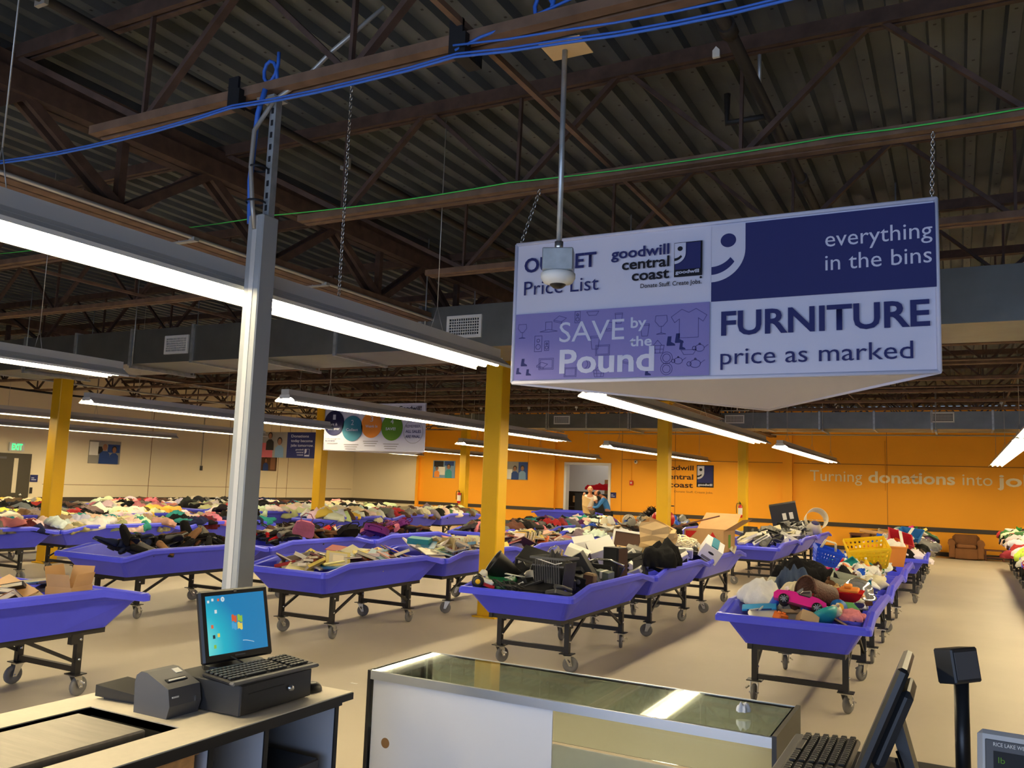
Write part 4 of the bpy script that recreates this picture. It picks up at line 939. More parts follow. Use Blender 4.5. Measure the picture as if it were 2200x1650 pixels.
# ---------------------------------------------------------------- shoes and handbags
def shoe_mesh(kind):
    st = [(0, .035, .0, .085, .03), (.03, .04, .0, .095, .05), (.10, .037, .0, .075, .06), (.16, .044, .0, .052, .04), (.22, .048, .0, .042, .03), (.26, .040, .0, .034, .02), (.285, .018, .0, .022, .01)]
    if kind == 'boot': st = [(0, .04, .0, .26, .05), (.04, .05, .0, .28, .05), (.10, .046, .0, .27, .05), (.14, .044, .0, .10, .04), (.22, .048, .0, .055, .03), (.26, .040, .0, .044, .02), (.285, .018, .0, .03, .01)]
    vs = []; n = 8
    for y, w_, z0, z1, _ in st:
        for k in range(n):
            t = 2*PI*k/n; vs.append((w_*math.cos(t), y, .018+z0+(z1-z0)*(.5+.5*math.sin(t))))
    b = MB(); b.add(vs, [(i*n+k, i*n+(k+1) % n, (i+1)*n+(k+1) % n, (i+1)*n+k) for i in range(len(st)-1) for k in range(n)], True)
    b.f += [tuple(range(n))[::-1], tuple(len(vs)-n+i for i in range(n))]; b.m += [0, 0]; b.sm += [False, False]
    s = MB(); P = [(x, y) for y, x in ((-.008, .03), (.1, .036), (.2, .05), (.26, .044), (.295, .012), (.295, -.012), (.26, -.044), (.2, -.05), (.1, -.036), (-.008, -.03))]
    s.poly([(x, y, 0) for x, y in P], .02)
    s.box((0, .03, -.01), (.06, .07, .03))
    op = MB().lathe([(0, 0), (.026, 0)], 10, (0, .045, .1 if kind != 'boot' else .285))
    return b.mesh('shoe' if kind != 'boot' else 'boot', 'cloth'), s.mesh('sole', 'black_plastic'), op.mesh('opening', 'black')
SH = {k: shoe_mesh(k) for k in ('shoe', 'boot')}
def bag_mesh():
    b = MB(); pr = [(-.15, 0), (.15, 0), (.17, .06), (.14, .2), (.08, .24), (-.08, .24), (-.14, .2), (-.17, .06)]
    b.poly([(x, -.045, z) for x, z in pr], .09, (0, 1, 0)); s = MB()
    s.tube([(-.08, 0, .22), (-.09, 0, .3), (-.04, 0, .36), (.04, 0, .36), (.09, 0, .3), (.08, 0, .22)], .008, 6)
    f = MB(); f.poly([(x, -.05, z) for x, z in ((-.13, .1), (.13, .1), (.14, .22), (-.14, .22))], .006, (0, 1, 0))
    return b.mesh('handbag', 'cloth'), s.mesh('strap', 'cloth'), f.mesh('bag_flap', 'cloth')
BGM = bag_mesh()
SC_ = {'brown': C(84, 56, 38), 'black': C(26, 24, 24), 'tan': C(150, 110, 74), 'dark brown': C(52, 36, 28), 'navy': C(36, 42, 66), 'grey': C(110, 106, 100), 'dusty pink': C(164, 92, 116), 'purple': C(92, 34, 100), 'red': C(170, 26, 30), 'cream': C(220, 206, 178), 'maroon': C(90, 26, 34)}
def put_shoe(p, r, col, where, boot=False, s=1.0):
    b, so, op = SH['boot' if boot else 'shoe']; o = ob('boot' if boot else 'shoe', b, None, p, r); o.scale = (s, s, s); color(o, SC_[col]); ob('sole', so, o); ob('opening', op, o)
    nm = 'boot' if boot else 'shoe'
    tag(o, f'{col} {nm} tumbled in the {where}', nm, f'{col} {nm}s in the {where}')
def put_bag(p, r, col, where, s=1.0):
    b, st, fl = BGM; o = ob('handbag', b, None, p, r); o.scale = (s, s, s); color(o, SC_[col]); q = ob('strap', st, o); color(q, [c*.7 for c in SC_[col]]); q = ob('bag_flap', fl, o); color(q, [c*.85 for c in SC_[col]])
    tag(o, f'{col} handbag slumped in the {where}', 'handbag', f'{col} handbags in the {where}')
for key, i, cx, cy in BINS:
    if key != 'shoes': continue
    where = f'{ORD[i]} bin of the shoe row'
    for k in range(64 if i == 0 else 46):
        n = 64 if i == 0 else 46
        gx = random.uniform(-.27, .27); gy = ((k+.5)/n*1.6-.80); z = heap(gx, gy, .66, .18 if i == 0 else .2)
        r = (random.uniform(-.45, .45), random.uniform(-.8, .8), random.uniform(0, 6.28))
        pal = ['black', 'black', 'dark brown', 'brown', 'navy', 'tan', 'grey', 'black'] if i == 0 else (['black', 'brown', 'grey', 'cream', 'red', 'dark brown', 'black'] if i == 1 else ['black', 'purple', 'brown', 'maroon', 'black', 'dusty pink'])
        if i == 0 or (i == 1 and k < 14): put_shoe((cx+gx, cy+gy, z), r, random.choice(pal), where, boot=(random.random() < .10))
        elif k % 2 == 0: put_bag((cx+gx, cy+gy, z), (random.choice([-1, 1])*random.uniform(.9, 1.4), random.uniform(-.3, .3), random.uniform(0, 6.28)), random.choice(pal), where, random.uniform(.7, .95))
        else: put_shoe((cx+gx, cy+gy, z), r, random.choice([p for p in pal if p in ('black', 'brown', 'grey', 'maroon')]), where)
put_bag((-8.55, 9.72, .86), (.2, .2, .8), 'dusty pink', 'second shoe bin, flower trimmed and topmost', .95)
put_bag((-8.45, 10.6, .84), (.9, 0, 1.2), 'black', 'second shoe bin, large and close to the rim', 1.0)
put_bag((-8.75, 11.8, .84), (1.3, .2, .5), 'purple', 'third shoe bin, boldly coloured at the near end', 1.3)

# ---------------------------------------------------------------- electronics and household filler kinds
def filler(kind):
    if kind == 'console': b = MB(); b.box((0, 0, 0), (.34, .24, .07), bev=.008); p = MB(); p.box((.0, -.121, 0), (.26, .004, .03)); return b.mesh(kind, 'plastic'), [('front_panel', p.mesh('front_panel', 'grey_plastic'))]
    if kind == 'keyboard':
        b = MB().box((0, 0, 0), (.44, .15, .02), bev=.004); p = MB()
        for r_ in range(4):
            for c_ in range(12): p.box((-.19+c_*.035, -.05+r_*.033, .013), (.028, .026, .008))
        return b.mesh(kind, 'plastic'), [('keys', p.mesh('keys', 'grey_plastic'))]
    if kind == 'telephone':
        b = MB(); b.box((0, 0, 0), (.18, .2, .05), bev=.01); p = MB(); p.tube([(-.06, -.09, .045), (-.06, .0, .06), (-.06, .09, .045)], [.024, .015, .024], 8); return b.mesh(kind, 'plastic'), [('handset', p.mesh('handset', 'plastic'))]
    if kind == 'cable_tangle':
        P = [(.11*math.sin(t*1.3)*(1+.3*math.sin(t*.37)), .11*math.cos(t*1.7), .03*math.sin(t*2.3)+.03) for t in [i*.35 for i in range(90)]]; return MB().tube(P, .006, 5).mesh(kind, 'plastic'), []
    if kind == 'speaker':
        b = MB().box((0, 0, 0), (.18, .18, .28), bev=.006); p = MB(); p.lathe([(0, .006), (.03, .004), (.06, .0), (.065, .006)], 14, (0, -.091, -.04), Matrix.Rotation(PI/2, 3, 'X')); p.lathe([(0, .004), (.03, .0)], 12, (0, -.091, .08), Matrix.Rotation(PI/2, 3, 'X')); return b.mesh(kind, 'plastic'), [('speaker_cone', p.mesh('speaker_cone', 'grey_plastic'))]
    if kind == 'kettle':
        b = MB().lathe([(0, 0), (.09, 0), (.095, .03), (.07, .16), (.03, .19), (0, .2)], 16); p = MB().tube([(-.06, 0, .17), (-.13, 0, .16), (-.14, 0, .06), (-.09, 0, .03)], .011, 6); return b.mesh(kind, 'plastic'), [('handle', p.mesh('handle', 'black_plastic'))]
    if kind == 'bowl': return MB().lathe([(0, 0), (.05, 0), (.10, .04), (.125, .08), (.12, .08), (.095, .045), (.045, .008), (0, .008)], 20).mesh(kind, 'plastic'), []
    if kind == 'plate': return MB().lathe([(0, 0), (.07, 0), (.12, .018), (.12, .022), (.068, .006), (0, .006)], 22).mesh(kind, 'plastic'), []
    if kind == 'mug': b = MB().lathe([(0, 0), (.04, 0), (.042, .09), (.037, .09), (.035, .008), (0, .008)], 14); p = MB().tube([(.04, 0, .075), (.07, 0, .065), (.07, 0, .03), (.04, 0, .02)], .006, 6); return b.mesh(kind, 'plastic'), [('handle', p.mesh('handle', 'plastic'))]
    if kind == 'bottle': b = MB().lathe([(0, 0), (.035, 0), (.037, .14), (.015, .18), (.014, .2)], 12); p = MB().lathe([(.017, .2), (.017, .225), (0, .225)], 10); return b.mesh(kind, 'plastic'), [('cap', p.mesh('cap', 'label_white'))]
    if kind == 'utensil': b = MB(); b.tube([(0, -.13, 0), (0, .07, 0)], .006, 6); b.lathe([(0, -.004), (.03, 0), (0, .004)], 12, (0, .1, 0)); return b.mesh(kind, 'plastic'), []
    if kind == 'toy_block': b = MB().box((0, 0, 0), (.10, .08, .06), bev=.008); p = MB(); [p.lathe([(.015, .03), (.015, .042), (0, .042)], 8, (x, 0, 0)) for x in (-.025, .025)]; return b.mesh(kind, 'plastic'), [('studs', p.mesh('studs', 'plastic'))]
    if kind == 'plush_toy':
        b = MB(); b.lathe([(0, -.07), (.05, -.05), (.07, 0), (.05, .05), (0, .07)], 12); b.lathe([(0, -.05), (.045, -.03), (.055, 0), (.04, .04), (0, .05)], 12, (0, 0, .10)); p = MB(); [p.lathe([(0, -.02), (.02, 0), (0, .02)], 8, (x, 0, .15)) for x in (-.04, .04)]; return b.mesh(kind, 'cloth'), [('ears', p.mesh('ears', 'cloth'))]
    if kind == 'plastic_bag':
        return garment_mesh(91), []
    if kind == 'tray': b = MB(); b.box((0, 0, .004), (.34, .24, .008)); [b.box((s*.17, 0, .02), (.008, .24, .04)) for s in (-1, 1)]; [b.box((0, s*.12, .02), (.34, .008, .04)) for s in (-1, 1)]; return b.mesh(kind, 'plastic'), []
    if kind == 'framed_print':
        b = MB(); [b.box((s*.13, 0, 0), (.03, .34, .02)) for s in (-1, 1)]; [b.box((0, s*.16, 0), (.26, .03, .02)) for s in (-1, 1)]; p = MB().box((0, 0, 0), (.24, .3, .006)); return b.mesh(kind, 'plastic'), [('picture', p.mesh('picture', 'paper'))]
    if kind == 'small_box': b = MB().box((0, 0, 0), (.2, .14, .09), bev=.003); p = MB().box((0, -.071, 0), (.12, .002, .05)); return b.mesh(kind, 'plastic'), [('box_label', p.mesh('box_label', 'label_white'))]
    if kind == 'ball': return MB().lathe([(.09*math.sin(PI*i/12), -.09*math.cos(PI*i/12)) for i in range(13)], 18).mesh(kind, 'plastic'), []
FK = {}
FC = {'black': C(24, 24, 26), 'dark grey': C(62, 62, 64), 'white': C(232, 230, 222), 'cream': C(226, 216, 184), 'grey': C(140, 138, 132), 'silver': C(176, 176, 172), 'brown': C(96, 66, 46), 'red': C(190, 34, 36), 'orange': C(236, 120, 40), 'pink': C(226, 60, 140), 'blue': C(40, 90, 200), 'teal': C(40, 150, 150), 'green': C(50, 130, 60), 'yellow': C(240, 200, 40), 'purple': C(120, 70, 150), 'tan': C(190, 160, 116), 'clear white': C(240, 240, 236)}
def put(kind, p, r, col, where, s=1.0):
    if kind not in FK: FK[kind] = filler(kind)
    me, parts = FK[kind]; o = ob(kind, me, None, p, r); o.scale = (s, s, s); color(o, FC[col])
    for nm, pm in parts: color(ob(nm, pm, o), FC[col])
    nm = kind.replace('_', ' ')
    tag(o, f'{col} {nm} jumbled in the {where}', nm, f'{col} {nm} pieces in the {where}'); return o
KEEP = [(-3.50, 7.60, .22, .24), (-3.95, 7.45, .15, .18), (-1.17, 7.34, .22, .10), (-1.02, 7.66, .16, .16), (-3.42, 10.5, .25, .25), (-3.30, 8.7, .12, .15), (-.85, 7.95, .12, .2)]
def fill(cx, cy, n, kinds, cols, where, base, amp, y0=-.86, y1=.86, tilt=.6, smin=.8, smax=1.2):
    for k in range(n):
        gx = random.uniform(-.30, .30); gy = (y0+(k+.5)/n*(y1-y0))*.94+random.uniform(-.04, .04)
        if any(abs(cx+gx-a) < ra and abs(cy+gy-c) < rb for a, c, ra, rb in KEEP): continue
        kd = random.choice(kinds)
        if kd == 'plastic_bag': put(kd, (cx+gx, cy+gy, heap(gx, gy, base, amp)), (random.uniform(-tilt, tilt), random.uniform(-tilt, tilt), random.uniform(0, 6.28)), random.choice(['white', 'clear white', 'cream', 'grey', 'white']), where, random.uniform(.4, .75)); continue
        put(kd, (cx+gx, cy+gy, heap(gx, gy, base, amp)+random.uniform(-.03, .04)), (random.uniform(-tilt, tilt), random.uniform(-tilt, tilt), random.uniform(0, 6.28)), random.choice(cols), where, random.uniform(smin, smax))
EL = ['console', 'keyboard', 'telephone', 'cable_tangle', 'speaker', 'console', 'small_box', 'tray']
EC = ['black', 'black', 'dark grey', 'black', 'grey', 'white', 'cream', 'silver']
TY = ['toy_block', 'bowl', 'mug', 'plush_toy', 'plastic_bag', 'utensil', 'bottle', 'ball', 'plate', 'small_box', 'plastic_bag', 'tray']
TC = ['white', 'cream', 'red', 'orange', 'pink', 'blue', 'teal', 'green', 'yellow', 'tan', 'silver', 'clear white', 'brown', 'white', 'grey']
for key, i, cx, cy in BINS:
    if key == 'electronics':
        fill(cx, cy, (96, 84, 84)[i], EL, (['black', 'black', 'dark grey', 'black', 'dark grey'], EC, EC+['white', 'tan', 'white'])[i], f'{ORD[i]} electronics bin', .62, (.16, .24, .2)[i])
    if key == 'electronics_far': fill(cx, cy, 42, EL+['cable_tangle', 'telephone'], EC+(['cream'] if i == 0 else []), f'{ORD[i]} bin of the far electronics row', .66, .25)
    if key == 'toys': fill(cx, cy, (140, 130, 120)[i], TY if i == 0 else TY+['utensil', 'plate', 'bowl', 'plastic_bag'], TC, f'{ORD[i]} bin of the toy and kitchenware row', .64, (.12, .20, .14)[i], smin=.7, smax=1.15)
    if key == 'mixed_far': fill(cx, cy, 34, ['small_box', 'bowl', 'tray', 'plush_toy', 'ball', 'plate'], TC+['black', 'brown'], f'{ORD[i]} far bin near the brown armchair', .70, .20, smin=1, smax=1.5)
    if key == 'household': fill(cx, cy, 40, ['tray', 'framed_print', 'kettle', 'small_box', 'plate', 'mug', 'cable_tangle', 'console'], ['white', 'grey', 'silver', 'brown', 'black', 'tan', 'dark grey', 'cream', 'blue'], f'{ORD[i]} bin of the red tank row', .68, .22)
    if key == 'aisle': fill(cx, cy, 10, ['small_box', 'bowl', 'plate', 'plush_toy'], ['white', 'green', 'red', 'cream', 'black'], f'{ORD[i]} bin across the open aisle', .80, .2)

for k, (kd, x, y, z, c_) in enumerate((('plate', -1.45, 7.3, .74, 'white'), ('toy_block', -1.3, 7.24, .75, 'orange'), ('small_box', -1.1, 7.28, .74, 'tan'), ('bowl', -.95, 7.3, .73, 'teal'), ('utensil', -1.5, 7.25, .79, 'silver'), ('tray', -1.2, 7.48, .76, 'grey'), ('plush_toy', -.98, 7.45, .78, 'cream'))):
    put(kd, (x, y, z), (.3, .2*k, k), c_, 'nearest bin of the toy and kitchenware row')
for k, (kd, x, y, z, c_) in enumerate((('console', -3.60, 7.42, .75, 'black'), ('cable_tangle', -3.8, 7.25, .74, 'black'), ('telephone', -3.3, 7.3, .74, 'dark grey'), ('keyboard', -3.75, 7.4, .74, 'black'), ('tray', -3.85, 7.45, .74, 'dark grey'))):
    put(kd, (x, y, z), (.25, .1*k, k*1.3), c_, 'nearest electronics bin')
# ---------------------------------------------------------------- named finds in the electronics row
e = empty('toy_buggy', (-4.11, 7.20, .80), .5, 'white and red toy with a yellow-hubbed wheel perched on the bin corner', 'toy', rot=(0, .3, .5))
MB().box((0.05, .04, .02), (.20, .10, .05), bev=.015).obj('toy_body', 'label_white', e); MB().box((.10, .04, -.01), (.14, .09, .03)).obj('toy_side', 'red', e)
for yy in (-.035, .115):
    q = MB().lathe([(0, -.018), (.03, -.02), (.055, -.02), (.06, 0), (.055, .02), (.03, .02), (0, .018)], 18, (0, yy, 0), Matrix.Rotation(PI/2, 3, 'X')).obj('toy_wheel', 'black_plastic', e)
    MB().lathe([(0, .024), (.02, .024), (.026, .018)], 12, (0, yy-(.0 if yy > 0 else 0), 0), Matrix.Rotation(PI/2 if yy < 0 else -PI/2, 3, 'X')).obj('wheel_hub', 'yellow', q)
MB().lathe([(0, .05), (.03, .04), (.045, 0), (0, -.02)], 14, (.03, .05, .07)).obj('toy_figure', 'ropewhite', e)
o = MB().lathe([(0, 0), (.16, 0), (.17, .02), (.15, .06), (0, .07)], 24).obj('plastic_disc', 'plastic', None, (-4.02, 7.50, .77), (.5, .1, 0)); color(o, C(24, 96, 60)); tag(o, 'dark green round plastic lid standing in the nearest electronics bin', 'lid')
e = empty('waste_bin', (-3.92, 7.62, .80), 0, 'glossy black round waste bin lying tipped in the nearest electronics bin', 'basket', rot=(.2, -.95, .35))
MB().lathe([(0, 0), (.095, 0), (.13, .27), (.138, .275), (.138, .29), (.122, .285), (.09, .01), (0, .01)], 24).obj('bin_shell', 'black_plastic', e)
e = empty('printer', (-3.93, 8.12, .86), 0, 'black printer tilted on its side in the nearest electronics bin', 'printer', rot=(.35, .25, .15))
MB().box((0, 0, .07), (.42, .30, .14), bev=.015).obj('printer_body', 'dark_plastic', e); MB().box((0, -.152, .06), (.30, .006, .05)).obj('paper_slot', 'black', e); MB().box((0, -.02, .155), (.38, .22, .02), Matrix.Rotation(.2, 3, 'X')).obj('paper_tray', 'black_plastic', e); MB().box((-.14, -.155, .1), (.05, .004, .03)).obj('sticker', 'label_white', e); MB().box((.05, -.09, .172), (.05, .04, .003)).obj('sticker', 'ink_cream', e)
# black slatted crate
e = empty('plastic_crate', (-3.50, 7.62, .76), -.12, 'black slatted plastic crate standing in the nearest electronics bin', 'crate')
w0, w1, hh = .30, .38, .28
b = MB()
for (z, ww) in ((0, w0), (hh, w1)):
    t = .02 if z else .01
    b = MB()
    for s in (-1, 1): b.box((0, s*ww*.38, z), (ww, .012, t)); b.box((s*ww/2, 0, z), (.012, ww*.76, t))
    if not z: b.box((0, 0, .0), (w0, w0*.76, .006))
    b.obj('crate_rim', 'grey_plastic' if z else 'dark_plastic', e)
MB().box((0, -w0*.40, hh*.74), (w1*.94, .01, .014)).obj('crate_rail', 'grey_plastic', e)
q = MB().bar((0, 0, 0), (0, -.028, hh), .010, .006, (1, 0, 0)).mesh('crate_slat', 'grey_plastic')
for k in range(11): ob('crate_slat', q, e, (-w0/2+.02+k*(w0-.04)/10, -w0*.38, 0))
q = MB().box((0, 0, hh*.35), (w0*.96, .004, hh*.7)).obj('crate_panel', 'black', e, (0, -w0*.375, 0), (.09, 0, 0))
for s in (-1, 1): MB().box((s*(w0+w1)/4, 0, hh*.45), (.006, w0*.7, hh*.85), Matrix.Rotation(s*.14, 3, 'Y')).obj('crate_panel', 'dark_plastic', e)
MB().tube([(-.17, -.14, hh), (-.05, -.15, hh-.02), (.1, -.15, hh-.05), (.17, -.14, hh-.03)], .005, 5).obj('cord', 'label_white', e)
o = ob('plastic_bag', garment_mesh(77), None, (-3.50, 7.64, .82), (0, 0, .3)); o.scale = (.50, .5, 1.9); color(o, C(70, 68, 66)); tag(o, 'dark patterned plastic bag bundled inside the black crate', 'bag')
e = empty('loudspeaker', (-3.29, 8.72, .70), -.25, 'tall black speaker standing in the nearest electronics bin', 'speaker')
MB().box((0, 0, .20), (.20, .17, .40), bev=.006).obj('cabinet', 'black_plastic', e); MB().box((0, -.088, .2), (.17, .006, .36)).obj('speaker_grille', 'black', e); MB().box((.103, 0, .2), (.004, .165, .38)).obj('side_veneer', 'ink_brown', e)
flatbox('speaker_box', 'dark brown board leaning against the black crate in the electronics bin', 'board', (-3.38, 8.15, .88), (.13, .13, .40), (.15, -.55, .1), 'dark_plastic', None, .004)
e = empty('desk_lamp_base', (-3.35, 8.62, .80), 0, 'black exercise stand with a curved chrome bar behind the black crate', 'stand')
MB().tube([(-.22, 0, .13), (-.1, -.01, .17), (.05, -.01, .17), (.2, 0, .12)], .012, 8).obj('curved_bar', 'chrome', e); MB().poly([(-.2, 0, .12), (.2, 0, .10), (.12, 0, -.06), (-.1, 0, -.08)], .04, (0, 1, 0)).obj('stand_panel', 'black_plastic', e); MB().bar((.07, -.02, .1), (.1, -.02, -.04), .03, .01).obj('stand_link', 'chrome', e)
flatbox('grey_gift_box', 'small grey box with a pale ribbon near the rim of the electronics bin', 'box', (-3.28, 8.38, .83), (.18, .12, .09), (.1, .1, -.2), 'plastic', C(96, 104, 98), extra=[('ribbon', (0, 0, .0455), (.03, .12, .002), 'label_white'), ('ribbon', (0, -.0605, 0), (.03, .002, .09), 'label_white')])
flatbox('radio', 'brown and black clock radio at the side of the black crate', 'radio', (-3.27, 7.98, .82), (.12, .1, .13), (0, .1, -.1), 'matte', C(120, 96, 66), bev=.02, extra=[('radio_front', (0, -.0505, 0), (.11, .002, .09), 'ink_brown')])
e = empty('power_strip', (-3.83, 7.36, .80), .3, 'coiled white cord lying at the front of the nearest electronics bin', 'cord')
MB().tube([(-.03+.035*math.cos(t*.7), .03*math.sin(t*.7), .02+.004*t) for t in range(16)]+[(.05, .02, .06), (.12, .05, .05)], .006, 6).obj('cord_loops', 'ropewhite', e)
o = MB().lathe([(0, 0), (.06, .0), (.09, .04), (.10, .12), (.09, .13), (.08, .05), (0, .02)], 18, a0=0, a1=PI*1.2).obj('appliance_shell', 'plastic', None, (-3.74, 7.55, .76), (.5, .8, 0)); color(o, C(214, 204, 180)); tag(o, 'cream curved appliance shell beside the coiled white cord', 'appliance')
e = empty('product_box', (-3.72, 9.45, .95), 0, 'white product box with a handle slot on top of the electronics heap', 'box', rot=(.5, -.35, .5))
MB().box((0, 0, 0), (.30, .26, .30), bev=.003).obj('box_body', 'label_white', e); MB().box((.08, -.131, .06), (.07, .004, .04)).obj('handle_slot', 'black', e); MB().box((-.151, 0, 0), (.003, .24, .28)).obj('box_label', 'ink_brown', e)
e = empty('glass_jar', (-4.02, 8.6, .88), 0, 'clear glass jar lying behind the black printer', 'jar', rot=(0, .6, .4)); MB().lathe([(0, 0), (.08, 0), (.09, .03), (.09, .15), (.06, .19), (.06, .21)], 20).obj('jar_glass', 'clear', e)
for k, (p, r, lab) in enumerate((((-3.85, 9.0, .98), (.6, .3, .2), 'cream folded paper sheet left of the white product box'), ((-4.0, 9.55, 1.05), (.9, -.2, .6), 'tall white folded paper behind the white product box'))):
    o = MB().add([(-.13, -.1, 0), (.13, -.1, .01), (.13, .0, .05), (-.13, .0, .045), (.13, .12, .0), (-.13, .12, .01)], [(0, 1, 2, 3), (3, 2, 4, 5)]).obj('paper_sheet', 'label_white', None, p, r); tag(o, lab, 'paper')
e = empty('framed_print', (-3.88, 10.9, .95), 0, 'large white framed picture leaning behind the white product box', 'picture', rot=(1.15, .1, .25))
b = MB(); [b.box((s*.26, 0, 0), (.03, .44, .02)) for s in (-1, 1)]; [b.box((0, s*.21, 0), (.52, .03, .02)) for s in (-1, 1)]; b.obj('frame', 'label_white', e); MB().box((0, 0, -.004), (.5, .4, .006)).obj('picture', 'ink_brown', e); MB().box((0, -.08, .001), (.4, .16, .006)).obj('picture_detail', 'kraft', e)
# brown paper bag
e = empty('paper_bag', (-3.42, 10.55, .78), 0, 'large open brown paper bag standing on the second electronics bin', 'bag', rot=(.1, .12, -.35))
b = MB(); n = 8; vs = []
for j in range(9):
    z = j/8*.52; f = 1+.12*j/8; cr = .012*math.sin(j*2.1)
    P = [(-.2, -.11), (0, -.12-cr), (.2, -.11), (.215+cr, 0), (.2, .11), (0, .12+cr), (-.2, .11), (-.215-cr, 0)]
    vs += [(x*f+.02*math.sin(j*1.7+k), y*(1-.25*j/8)*f+.012*math.sin(j*2.3+k*2), z+(.05*math.sin(k*1.3) if j == 8 else 0)) for k, (x, y) in enumerate(P)]
b.add(vs, [(j*n+k, j*n+(k+1) % n, (j+1)*n+(k+1) % n, (j+1)*n+k) for j in range(8) for k in range(n)]); b.f.append(tuple(range(n))[::-1]); b.m.append(0); b.sm.append(False)
b.obj('bag_body', 'kraft', e)
o = ob('duffel_bag', garment_mesh(78), None, (-3.22, 10.05, .86), (0, 0, .2)); o.scale = (1.0, 1.2, 1.9); color(o, C(22, 22, 24)); tag(o, 'black padded bag at the rim below the brown paper bag', 'bag')
e = empty('camp_stove_top', (-3.32, 11.5, .88), 0, 'white moulded appliance with a round dial at the rim of the third electronics bin', 'appliance', rot=(.9, 0, .3))
MB().box((0, 0, 0), (.2, .05, .22), bev=.015).obj('appliance_body', 'label_white', e); MB().lathe([(.03, .0), (.045, .012), (.05, 0)], 16, (0, -.026, .02), Matrix.Rotation(PI/2, 3, 'X')).obj('dial', 'grey_plastic', e); MB().box((0, -.03, -.07), (.12, .012, .03)).obj('handle', 'label_white', e)
for k, p in enumerate(((-3.5, 11.9, .95), (-3.62, 12.2, .98))):
    o = put('cable_tangle', p, (.2*k, .1, k), 'cream', 'third electronics bin', 1.5); o['label'] = ['thick cream rope tangle before the large carton', 'second cream rope tangle behind the first, by the large carton'][k]
e = empty('file_box', (-3.20, 12.2, .82), 0, 'white file box with oval handle tipped over the rim of the third electronics bin', 'box', rot=(.35, .55, .35))
MB().box((0, 0, .1), (.28, .36, .22), bev=.003).obj('box_body', 'melamine', e); MB().add(circle_pts(0, .12, .045, 16, -.1815, .018), [tuple(range(16))]).obj('handle_hole', 'black', e); MB().box((0, -.181, .02), (.2, .003, .04)).obj('printed_band', 'ink_grey', e); MB().box((.0, 0, .214), (.10, .34, .02)).obj('blue_folder', 'disc_teal', e)
e = carton('large_carton', 'large cardboard box with red triangle marks and open flaps in the third electronics bin', (-3.42, 13.15, .78), (.62, .5, .36), -.1, flaps=(0, 1.2, 0, 1.6), fl=.28, fa=1.0)
for k, x in enumerate((-.2, .14)):
    flat('red_triangle', [(x-.09, -.256, .20), (x+.09, -.256, .20), (x, -.256, .34)][::1] if k else [(x-.09, -.256, .34), (x+.09, -.256, .34), (x-.09, -.256, .16)], 'red', e, .001)
MB().box((.314, 0, .2), (.003, .1, .2)).obj('green_patch', 'disc_green', e)
tag(MB().box((0, 0, 0), (.8, .10, .02)).obj('wood_strip', 'dark_wood', None, (-3.6, 12.9, 1.25), (0, -.28, .25)), 'dark strip of trim lying across the open large carton', 'board')
e = empty('egg_tray', (-3.17, 13.3, .93), 0, 'pale dimpled moulded tray leaning beside the large carton', 'tray', rot=(.2, .75, .3))
MB().box((0, 0, 0), (.30, .40, .01)).obj('tray_sheet', 'ropewhite', e)
q = MB().lathe([(.022, 0), (.016, .025), (0, .028)], 8).mesh('tray_cup', 'ropewhite')
for a in range(5):
    for c in range(7): ob('tray_cup', q, e, (-.12+a*.06, -.17+c*.057, .005))

# far electronics row: box and lampshades
e = empty('appliance_box', (-3.72, 21.5, .98), 0, 'black product box with pictures standing tall on the far electronics row', 'box', rot=(.15, -.2, .15))
MB().box((0, 0, .26), (.62, .24, .52), bev=.004).obj('box_body', 'dark_plastic', e)
for x in (.0, .16): MB().box((x, -.121, .22), (.09, .004, .16)).obj('box_picture', 'label_white', e)
MB().box((.12, -.121, .05), (.2, .004, .04)).obj('box_label', 'label_white', e)
e = empty('lamp_shade', (-3.1, 21.9, 1.12), 0, 'large cream drum lampshade lying on its side in the far electronics row', 'lampshade', rot=(1.35, 0, .35))
MB().lathe([(.24, -.2), (.26, .2), (.254, .2), (.234, -.2)], 30).obj('shade', 'laminate', e); MB().tube([(-.24, 0, 0), (.24, 0, 0)], .005, 5).obj('shade_wire', 'chrome', e)
e = empty('lamp_shade', (-3.05, 21.25, .90), 0, 'small cream pleated lampshade leaning before the large drum shade', 'lampshade', rot=(.5, .3, 0)); MB().lathe([(.10, .2), (.19, 0), (.185, 0), (.095, .2)], 24).obj('shade', 'laminate', e)

